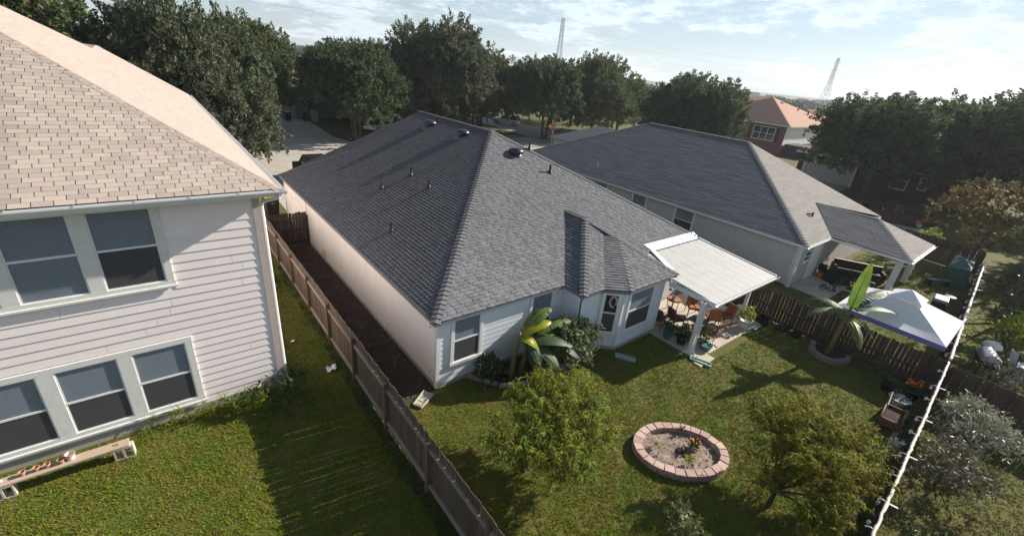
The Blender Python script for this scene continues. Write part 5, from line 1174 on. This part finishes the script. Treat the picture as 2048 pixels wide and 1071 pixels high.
# ------------------------------------------------------------------ vehicles
m_wpaint = M('white_car_paint', (.72,.73,.74), .25, .02, 3, spec=.5, coat=.6)
m_bpaint = M('black_car_paint', (.010,.010,.012), .22, .02, 3, spec=.5, coat=.7)
m_rpaint = M('dark_red_paint', (.055,.018,.022), .25, .05, 3, spec=.5, coat=.7)
m_cglass = M('car_glass', (.015,.02,.024), .05, 0, 1, spec=.8)
m_tyre = M('tyre_rubber', (.018,.018,.018), .85, .1, 9)
m_rim = M('alloy_rim', (.45,.45,.46), .35, .05, 9, metal=.7)
m_red = M('tail_lamp', (.35,.02,.02), .3, .05, 9)
def car(name, label, cat, x, y, rz, paint, kind='suv', L=4.6, W=1.85, Ht=1.7):
    T = thing(name, label, cat, (x, y, 0), rz, local=True); h = L/2; zb = .30; belt = Ht*.58
    lower = [(-h,zb+.15),(-h+.06,belt-.12),(-h*.95,belt-.02),(-h*.45,belt),(h*.45 if kind != 'pickup' else h*.2,belt+.03),(h*.97,belt*.93),(h,belt*.7),(h*.99,zb+.1),(h*.9,zb),(-h*.9,zb)] if kind != 'pickup' else \
            [(-h,zb+.2),(-h+.03,belt+.0),(-h*.1,belt+.0),(h*.4,belt+.04),(h*.95,belt*.97),(h,belt*.72),(h*.98,zb+.1),(h*.9,zb),(-h*.9,zb)]
    mb = MB(); n = len(lower); secs = []
    for yy, k in ((-W/2,.94),(-W/2*.985,1.0),(W/2*.985,1.0),(W/2,.94)):
        cz = sum(p[1] for p in lower)/n; secs.append([(px*(.985 if k < 1 else 1), yy, cz+(pz-cz)*k) for px, pz in lower])
    vs = [p for s in secs for p in s]; fs = [(i*n+k, i*n+(k+1)%n, (i+1)*n+(k+1)%n, (i+1)*n+k) for i in range(3) for k in range(n)]+[tuple(range(n-1,-1,-1)), tuple(3*n+k for k in range(n))]
    mb.add(vs, fs); o = mb.build('body', paint, T); bevel(o, .05, 3)
    if kind == 'pickup': r0, r1, f1, f0 = -h*.12, -h*.06, h*.2, h*.42
    elif kind == 'suv': r0, r1, f1, f0 = -h*.97, -h*.80, h*.12, h*.46
    else: r0, r1, f1, f0 = -h*.80, -h*.42, h*.12, h*.50
    wi = W/2*.93; wt = W/2*.76; zb2 = belt-.01; zt = Ht
    cab = MB().add([(r0,-wi,zb2),(f0,-wi,zb2),(f0,wi,zb2),(r0,wi,zb2),(r1,-wt,zt-.03),(f1,-wt,zt-.03),(f1,wt,zt-.03),(r1,wt,zt-.03)], [(0,1,5,4),(1,2,6,5),(2,3,7,6),(3,0,4,7),(4,5,6,7)])
    cab.build('window_glass', m_cglass, T)
    rf_ = MB().box(r1-.04,f1+.04,-wt-.02,wt+.02,zt-.05,zt); bevel(rf_.build('roof', paint, T), .03, 3)
    for s in (-1,1):
        for xx0, xx1 in ((r0,r1),(f0,f1),((r0+f0)/2,(r1+f1)/2)):
            MB().bar((xx0,s*wi,zb2),(xx1,s*wt,zt-.03),.06,.08,(1,0,0)).build('pillar', paint, T)
        for xx in (-h*.62, h*.64):
            w_ = MB().extr([(xx+.34*math.cos(t), s*(W/2-.20), .34+.34*math.sin(t)) for t in np.linspace(0,6.283,19)[:-1]], (0,s*.22,0)).build('wheel', m_tyre, T)
            MB().extr([(xx+.21*math.cos(t), s*(W/2+.015), .34+.21*math.sin(t)) for t in np.linspace(0,6.283,15)[:-1]], (0,s*.012,0)).build('rim', m_rim, w_)
        MB().box(h-.12,h+.01,s*W*.38-.16,s*W*.38+.16,belt*.72,belt*.86).build('headlight', m_rim, T)
        MB().box(-h-.012,-h+.1,s*W*.40-.12,s*W*.40+.12,belt*.66,belt*.92).build('tail_light', m_red, T)
        MB().box(f0-.12,f0+.05,s*(W/2+.0)-.08,s*(W/2+.0)+.1*s+.08,belt,belt+.16).build('mirror', paint, T)
        for k in range(2): MB().box(-h*.3+k*h*.42,-h*.3+k*h*.42+.16,s*W/2-.01,s*W/2+.02,belt-.14,belt-.11).build('handle', m_black, T)
    MB().box(h-.06,h+.03,-W*.42,W*.42,zb+.02,zb+.2).build('bumper', m_blackp if paint is not m_wpaint else paint, T); MB().box(-h-.03,-h+.06,-W*.42,W*.42,zb+.05,zb+.25).build('bumper', m_blackp if paint is not m_wpaint else paint, T)
    if kind == 'pickup':
        b2 = MB().box(-h+.06,-h*.13,-W*.43,W*.43,belt-.04,belt+.012); b2.build('bed_cover', m_black, T)
    return T
car('parked_car', 'white car parked under the oaks beside the multi-trunk oak', 'car', 25.6, 61.5, .5, m_wpaint, 'suv', 4.7, 1.9, 1.75)
car('parked_car', 'white car parked across the street behind the ridge of the charcoal roof', 'car', 52.4, 67.4, 2.2, m_wpaint, 'suv', 4.8, 1.9, 1.75)
car('parked_truck', 'black truck parked in the driveway, only its top showing above the roof edge', 'truck', 10.0, 37.2, 1.62, M('matt_black', (.008,.008,.009), .7, .05, 3, spec=.15), 'suv', 5.2, 1.95, 2.15)
car('parked_truck', 'dark red pickup truck parked in the shade beyond the neighbour porch roof', 'truck', 53.4, 8.7, 1.95, m_rpaint, 'pickup', 5.6, 1.95, 1.85)

# ------------------------------------------------------------------ bins, stop sign
def bin_(label, x, y, rz, lid, group=None, s=1.0):
    T = thing('wheelie_bin', label, 'bin', (x, y, .02), rz, group, local=True); a = .28*s; b = .33*s; h = 1.0*s
    mb = MB().add([(-a*.8,-b*.8,.06),(a*.8,-b*.8,.06),(a*.8,b*.8,.06),(-a*.8,b*.8,.06),(-a,-b,h),(a,-b,h),(a,b,h),(-a,b,h)], [(0,3,2,1),(0,1,5,4),(1,2,6,5),(2,3,7,6),(3,0,4,7),(4,5,6,7)]); mb.build('body', m_blackp, T)
    bevel(MB().add([(-a-.03,-b-.05,h+.002),(a+.03,-b-.05,h+.002),(a+.03,b+.04,h+.06),(-a-.03,b+.04,h+.06),(-a-.01,-b-.02,h+.06),(a+.01,-b-.02,h+.06),(a+.01,b+.02,h+.13),(-a-.01,b+.02,h+.13)], [(0,3,2,1),(4,5,6,7),(0,1,5,4),(1,2,6,5),(2,3,7,6),(3,0,4,7)]).build('lid', lid, T), .015)
    MB().tube([(-a,b+.06,h-.02),(a,b+.06,h-.02)], .02, 6).build('handle', m_black, T)
    MB().box(-.10,.10,-b*.98,-b*.945,h*.72,h*.76).build('label_plate', M('grey_plate', (.3,.3,.3), .6, .05, 9), T)
    for sx in (-a*.75,a*.75): MB().extr([(sx-.025,b*.8+.10*math.cos(t),.10+.10*math.sin(t)) for t in np.linspace(0,6.283,13)[:-1]], (.05,0,0)).build('wheel', m_tyre, T)
m_yel = M('yellow_lid', (.80,.47,.03), .5, .06, 6); m_orl = M('orange_lid', (.80,.22,.03), .5, .06, 6)
bin_('large black wheelie bin with a yellow lid behind the short fence panel', 5.18, 29.6, .1, m_yel, s=1.32)
bin_('black bin with an orange lid in front of the house across the street', 15.8, 69.8, .2, m_orl, 'bins across the street', 1.2)
bin_('all-black bin right of the orange-lidded bin', 18.0, 69.6, -.1, m_blackp, 'bins across the street', 1.2)
prop(MB().box(18.9,19.7,69.3,69.9,0,1.5).build('utility_box', m_block), 'pale upright box beside the black bins across the street', 'box')
T = thing('stop_sign', 'red octagonal stop sign on a thin post at the street corner', 'sign', (45.4, 47.6, 0))
MB().tube([(45.4,47.6,0),(45.4,47.6,3.0)], .04, 8).build('post', m_galv, T)
fv = (Vector((0,0,0))-Vector((45.4,47.6,0))).normalized(); sv = Vector((-fv.y,fv.x,0)); ctr_ = Vector((45.4,47.6,2.55))+fv*.06
oct_ = lambda r: [ctr_+sv*r*math.cos(t)+Vector((0,0,r*math.sin(t))) for t in np.linspace(math.pi/8, math.pi/8+6.283185, 9)[:-1]]
pl_ = MB().extr(oct_(.46), fv*.012).build('border', m_white, T)
MB().extr([p+fv*.0125 for p in oct_(.43)], fv*.004).build('plate', M('sign_red', (.50,.02,.03), .5, .05, 6), T)
tcv = bpy.data.curves.new('lettering', 'FONT'); tcv.body = 'STOP'; tcv.size = .36; tcv.align_x = 'CENTER'; tcv.align_y = 'CENTER'; tcv.extrude = .002
to = bpy.data.objects.new('lettering', tcv); COL.objects.link(to); dg = bpy.context.evaluated_depsgraph_get(); me = bpy.data.meshes.new_from_object(to.evaluated_get(dg)); bpy.data.objects.remove(to)
me.materials.clear(); me.materials.append(m_white); lo = bpy.data.objects.new('lettering', me); COL.objects.link(lo); lo.parent = T
xv = Vector((0,0,1)).cross(fv)
lm = Matrix.Identity(4)
for i, col in enumerate((xv, Vector((0,0,1)), fv)):
    for r in range(3): lm[r][i] = col[r]
lp = ctr_+fv*.019-Vector((45.4,47.6,0)); lm.translation = lp; lo.matrix_local = lm

# ------------------------------------------------------------------ houses in the background
m_rbrick = M('red_brick', (.27,.105,.075), .9, .2, 3, bump=.4, bs=9, col2=(.21,.085,.065), c2s=2)
m_rtan = M('reddish_tan_roof', (.40,.235,.165), .95, .10, 2.5, bump=.2, bs=20)
m_rgrey = M('mauve_grey_roof', (.20,.165,.165), .95, .12, 2.5, bump=.2, bs=20)
m_rdark = M('dark_brown_roof', (.07,.06,.058), .95, .12, 2.5, bump=.2, bs=20)
def hip(mb, x0, x1, y0, y1, z, rise, ins=None, axis='y', ov=.5):
    x0-=ov; x1+=ov; y0-=ov; y1+=ov
    if axis == 'y':
        m = (x0+x1)/2; d = ins if ins is not None else (x1-x0)/2; a = (m,y0+d,z+rise); b = (m,y1-d,z+rise)
        mb.quad((x0,y0,z),(x1,y0,z),a); mb.quad((x1,y1,z),(x0,y1,z),b); mb.quad((x1,y0,z),(x1,y1,z),b,a); mb.quad((x0,y1,z),(x0,y0,z),a,b)
    else:
        m = (y0+y1)/2; d = ins if ins is not None else (y1-y0)/2; a = (x0+d,m,z+rise); b = (x1-d,m,z+rise)
        mb.quad((x0,y1,z),(x0,y0,z),a); mb.quad((x1,y0,z),(x1,y1,z),b); mb.quad((x0,y0,z),(x1,y0,z),b,a); mb.quad((x1,y1,z),(x0,y1,z),a,b)
    mb.quad((x0,y0,z-.02),(x0,y1,z-.02),(x1,y1,z-.02),(x1,y0,z-.02)); return mb
# two-storey brick house
T = thing('brick_house', 'two-storey red brick and cream house with reddish tan hip roof', 'house', (97, 41, 0))
w_ = MB().box(86,86.2,32.8,50,0,5.0); w_.box(86.2,108,32.8,33.0,0,1.75); w_.box(86.2,108,49.8,50,0,5); w_.box(107.8,108,33,49.8,0,5); w_.build('brick_wall', m_rbrick, T)
w_ = MB().box(86.2,108,32.79,33.0,1.75,5.0); w_.box(85.97,86.25,32.77,32.8,1.7,5.0); w_.build('upper_wall', m_cream, T)
sd_ = MB()
for k in range(15): sd_.box(86.3,107.9,32.765,32.79,1.8+k*.21,1.8+k*.21+.02)
sd_.build('siding_board', m_cream, T, kind='stuff')
rf = MB(); A_ = (92.4,39.4,9.1); B_ = (94,45,9.0); rf.quad((85.4,32.2,5.0),(108.8,32.2,5.0),A_); rf.quad((85.4,50.6,5.0),(85.4,32.2,5.0),A_,B_); rf.quad((108.8,32.2,5.0),(108.8,50.6,5.0),B_,A_); rf.quad((108.8,50.6,5.0),(85.4,50.6,5.0),B_)
rf.quad((85.4,32.2,4.97),(85.4,50.6,4.97),(108.8,50.6,4.97),(108.8,32.2,4.97)); ro = rf.build('roof', m_rtan, T)
ridge_caps(ro, (85.4,32.2,5.0), A_, m_rtan, hw=.2, ln=.6, th=.03); MB().box(93.2,93.7,37.7,38.2,8.0,8.5).build('roof_vent', m_galv, ro)
for xx, yy in ((97,36.2),(99,35),(100.5,35.6),(102.5,34.5)): MB().tube([(xx,yy,6.2),(xx,yy,7.6-(xx-97)*.16)], .12, 6).build('vent_pipe', m_rdark, ro)
MB().box(85.38,85.41,32.2,50.6,4.8,4.98).build('fascia', m_cream, T); MB().box(85.4,108.8,32.17,32.2,4.8,4.98).build('fascia', m_cream, T)
def far_window(par, O, U, N, u0, u1, z0, z1, mulls, mat=None, trans=True):
    f = MB(); bb(f,O,U,N,u0-.12,u0,0,.06,z0-.12,z1+.12); bb(f,O,U,N,u1,u1+.12,0,.06,z0-.12,z1+.12); bb(f,O,U,N,u0,u1,0,.06,z0-.12,z0); bb(f,O,U,N,u0,u1,0,.06,z1,z1+.12)
    for m in mulls: bb(f,O,U,N,m-.06,m+.06,0,.06,z0,z1)
    bb(f,O,U,N,u0,u1,.0,.05,(z0+z1)/2-.05,(z0+z1)/2+.05); fo_ = f.build('window', mat or m_white, par)
    bb(MB(),O,U,N,u0,u1,.005,.015,z0,z1).build('pane', m_cglass, fo_); return fo_
far_window(T, (86,0,0),(0,1,0),(-1,0,0), 34.6,38.2,2.2,4.3,(35.8,37.0))
for u in (34.0,38.9): bb(MB(),(86,0,0),(0,1,0),(-1,0,0),u-.3,u+.3,0,.05,2.1,4.4).build('shutter', m_black, T)
far_window(T, (0,32.79,0),(1,0,0),(0,-1,0), 93.5,94.7,3.1,4.5,())
MB().box(87,92,28.5,32.7,0,2.0).build('shed_wall', m_rdark, T)
# shaded house with the pale garage door
T = thing('garage_house', 'shaded brick house with a wide pale garage door and white-framed window', 'house', (74, 15.5, 0))
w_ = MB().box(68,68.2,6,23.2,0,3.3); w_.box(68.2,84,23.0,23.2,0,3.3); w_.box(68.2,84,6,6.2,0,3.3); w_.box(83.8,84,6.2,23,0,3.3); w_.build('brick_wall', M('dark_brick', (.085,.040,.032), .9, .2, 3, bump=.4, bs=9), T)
m_gd = M('pale_garage_door', (.42,.42,.43), .8, .06, 2)
gd = MB().box(67.93,67.99,16.7,22.3,.05,2.75).build('garage_door', m_gd, T)
for k in range(4):
    for j in range(7): MB().box(67.90,67.93,16.85+j*.78,16.85+j*.78+.66,.14+k*.66,.14+k*.66+.54).build('door_panel', m_gd, gd)
MB().box(67.92,67.99,16.5,16.69,.02,2.9).build('door_trim', m_white, T); MB().box(67.92,67.99,22.31,22.5,.02,2.9).build('door_trim', m_white, T)
hip(MB(), 68, 84, 6, 23.2, 3.3, 3.0, axis='y').build('roof', m_rdark, T); MB().box(67.46,67.49,5.5,23.7,3.12,3.3).build('fascia', m_cream, T)
far_window(T, (68,0,0),(0,1,0),(-1,0,0), 11.4,12.7,1.1,3.0,())
MB().tube([(67.9,14.8,3.1),(67.9,14.8,.2)], .06, 6).build('downspout', m_white, T)
far_window(T, (68,0,0),(0,1,0),(-1,0,0), 9.6,10.2,1.5,2.7,())
# house across the street behind its driveway
T = thing('opposite_house', 'single-storey house across the street with mauve-grey roof and white eave', 'house', (16, 78, 0))
w_ = MB().box(9,30,72.6,72.8,0,2.9); w_.box(9,9.2,72.8,84,0,2.9); w_.box(29.8,30,72.8,84,0,2.9); w_.box(9.2,29.8,83.8,84,0,2.9); w_.build('wall', M('grey_green_wall', (.22,.25,.23), .9, .08, 1), T)
gd = MB().box(12.4,17.6,72.53,72.59,.03,2.3).build('garage_door', M('grey_door', (.33,.35,.34), .8, .06, 2), T)
for k in range(4):
    for j in range(6): MB().box(12.55+j*.85,12.55+j*.85+.72,72.50,72.53,.1+k*.55,.1+k*.55+.46).build('door_panel', MATS['grey_door'], gd)
hip(MB(), 9, 30, 72.6, 84, 2.9, 3.4, axis='x').build('roof', m_rgrey, T); MB().box(8.5,30.5,72.06,72.1,2.7,2.92).build('fascia', m_white, T)
T = thing('far_bungalow', 'far house with a pale orange-tan roof just right of the brick house', 'house', (150, 50, 0))
MB().box(140,160,44,60,0,3).build('wall', m_cream, T); hip(MB(), 140, 160, 44, 60, 3, 3.5, axis='y').build('roof', m_rtan, T)
T = thing('opposite_house', 'brick house across the street half hidden behind the white parked car', 'house', (40, 80, 0))
MB().box(33,50,76,88,0,2.9).build('wall', m_rbrick, T); hip(MB(), 33, 50, 76, 88, 2.9, 3.4, axis='x').build('roof', m_rgrey, T)

# ------------------------------------------------------------------ pylons, power lines, far wood
m_steel = M('pylon_steel', (.40,.41,.43), .6, .05, 1, metal=.3)
def pylon(label, x, y, H_, ang, bwid=9, bar=.28):
    T = thing('lattice_pylon', label, 'pylon', (x, y, 0), ang, 'power line pylons', local=True); mb = MB(); wd = lambda z: bwid*(.5-.34*min(1, z/H_/.52)) if z < .52*H_ else bwid*(.16-.06*(z/H_-.52)/.48)
    lv_ = [0,.14,.26,.37,.47,.56,.64,.71,.77,.83,.89,.95,1.0]
    for a, b in zip(lv_[:-1], lv_[1:]):
        za, zb = a*H_, b*H_; wa, wb = wd(za), wd(zb); ca = [(-wa,-wa,za),(wa,-wa,za),(wa,wa,za),(-wa,wa,za)]; cb = [(-wb,-wb,zb),(wb,-wb,zb),(wb,wb,zb),(-wb,wb,zb)]
        for i in range(4):
            j = (i+1)%4; mb.bar(ca[i], cb[i], bar, bar); mb.bar(ca[i], cb[j], bar*.6, bar*.6); mb.bar(ca[j], cb[i], bar*.6, bar*.6); mb.bar(cb[i], cb[j], bar*.6, bar*.6)
    mb.build('tower', m_steel, T)
    for zf, ln_ in ((.60,.15),(.75,.18),(.90,.14)):
        z = zf*H_; l = H_*ln_*.6; am = MB(); w0 = wd(z)
        for s in (-1,1):
            am.bar((s*w0,0,z),(s*(w0+l),0,z+.3),bar*.8,bar*.8); am.bar((s*w0,0,z+H_*.04),(s*(w0+l),0,z+.3),bar*.6,bar*.6); am.bar((s*(w0+l),0,z+.3),(s*(w0+l),0,z-H_*.045),bar*.5,bar*.5)
        am.build('cross_arm', m_steel, T)
    return T
pylon('nearer grey lattice pylon rising behind the dark oaks left of centre sky', 300*.79/.8*1.0, 315, 50, .5, 10, .27)
pylon('faint distant lattice pylon above the brick house on the right', 560, 188, 47, .9, 9, .24)
def wire(label, a, b, sag, r, n=40):
    a = Vector(a); b = Vector(b); prop(MB().tube([a.lerp(b, i/n)-Vector((0,0,sag*4*(i/n)*(1-i/n))) for i in range(n+1)], r, 4, cap=False).build('power_line', M('cable', (.45,.47,.5), .8, 0)), label, 'cable', 'power lines between the pylons')
p1 = Vector((296,315,0))
for i, (z, d) in enumerate(((32,0),(38,0),(44.5,0))):
    wire(('lowest','middle','highest')[i]+' of the power lines running left from the nearer pylon', (-40,360,z+4), (p1.x-4,p1.y,z), 5, .055)
    wire(('lowest','middle','highest')[i]+' of the power lines running right from the nearer pylon', (p1.x+4,p1.y,z), (558,188,z-2), 7, .055)
lob = []
rr = random.Random(77); Cs = []; Ds = []
for i in range(430):
    a = rr.uniform(-.35, 1.62); d = rr.uniform(130, 900)**1.0; x = d*math.sin(a); y = d*math.cos(a); r = rr.uniform(4, 9); h = rr.uniform(2.0, 5.5)+ (0 if d < 260 else 1.0)
    if abs(x-97) < 16 and abs(y-41) < 16: continue
    if 138 < x < 162 and 40 < y < 64: continue
    k = 260 if d < 350 else 120; u = unit(k); u[:,2] = np.abs(u[:,2])
    Cs.append(np.array([x,y,h*.45])+u*np.array([r,r,h*.62])*(.75+.3*rng.random((k,1)))); Ds.append(rng.normal(size=(k,3)))
C = np.concatenate(Cs); D = np.concatenate(Ds); n = len(C); dd = np.sqrt((C**2).sum(1))
v, q = leaf_quads(C, D, 1.1+dd/500, 1.0+dd/600, .2)
o = link('far_wood', mesh_np('far_wood', v, q, M('far_leaf', (.060,.075,.032), .7, .3, .04, isl=.3, trans=.15))); o['kind'] = 'stuff'
rr = random.Random(5)

# ------------------------------------------------------------------ hazy air (try)
HAZE = .0003
if HAZE:
    hz = MB().box(-400, 1100, -200, 1100, -1.0, 62).build('haze', bpy.data.materials.new('haze'), kind='stuff')
    hm = hz.data.materials[0]; hm.use_nodes = True; hm.node_tree.nodes.clear()
    ho = hm.node_tree.nodes.new('ShaderNodeOutputMaterial'); hv = hm.node_tree.nodes.new('ShaderNodeVolumePrincipled')
    hv.inputs['Color'].default_value = (.86,.92,1,1); hv.inputs['Density'].default_value = HAZE; hv.inputs['Anisotropy'].default_value = .3
    hm.node_tree.links.new(hv.outputs[0], ho.inputs['Volume'])
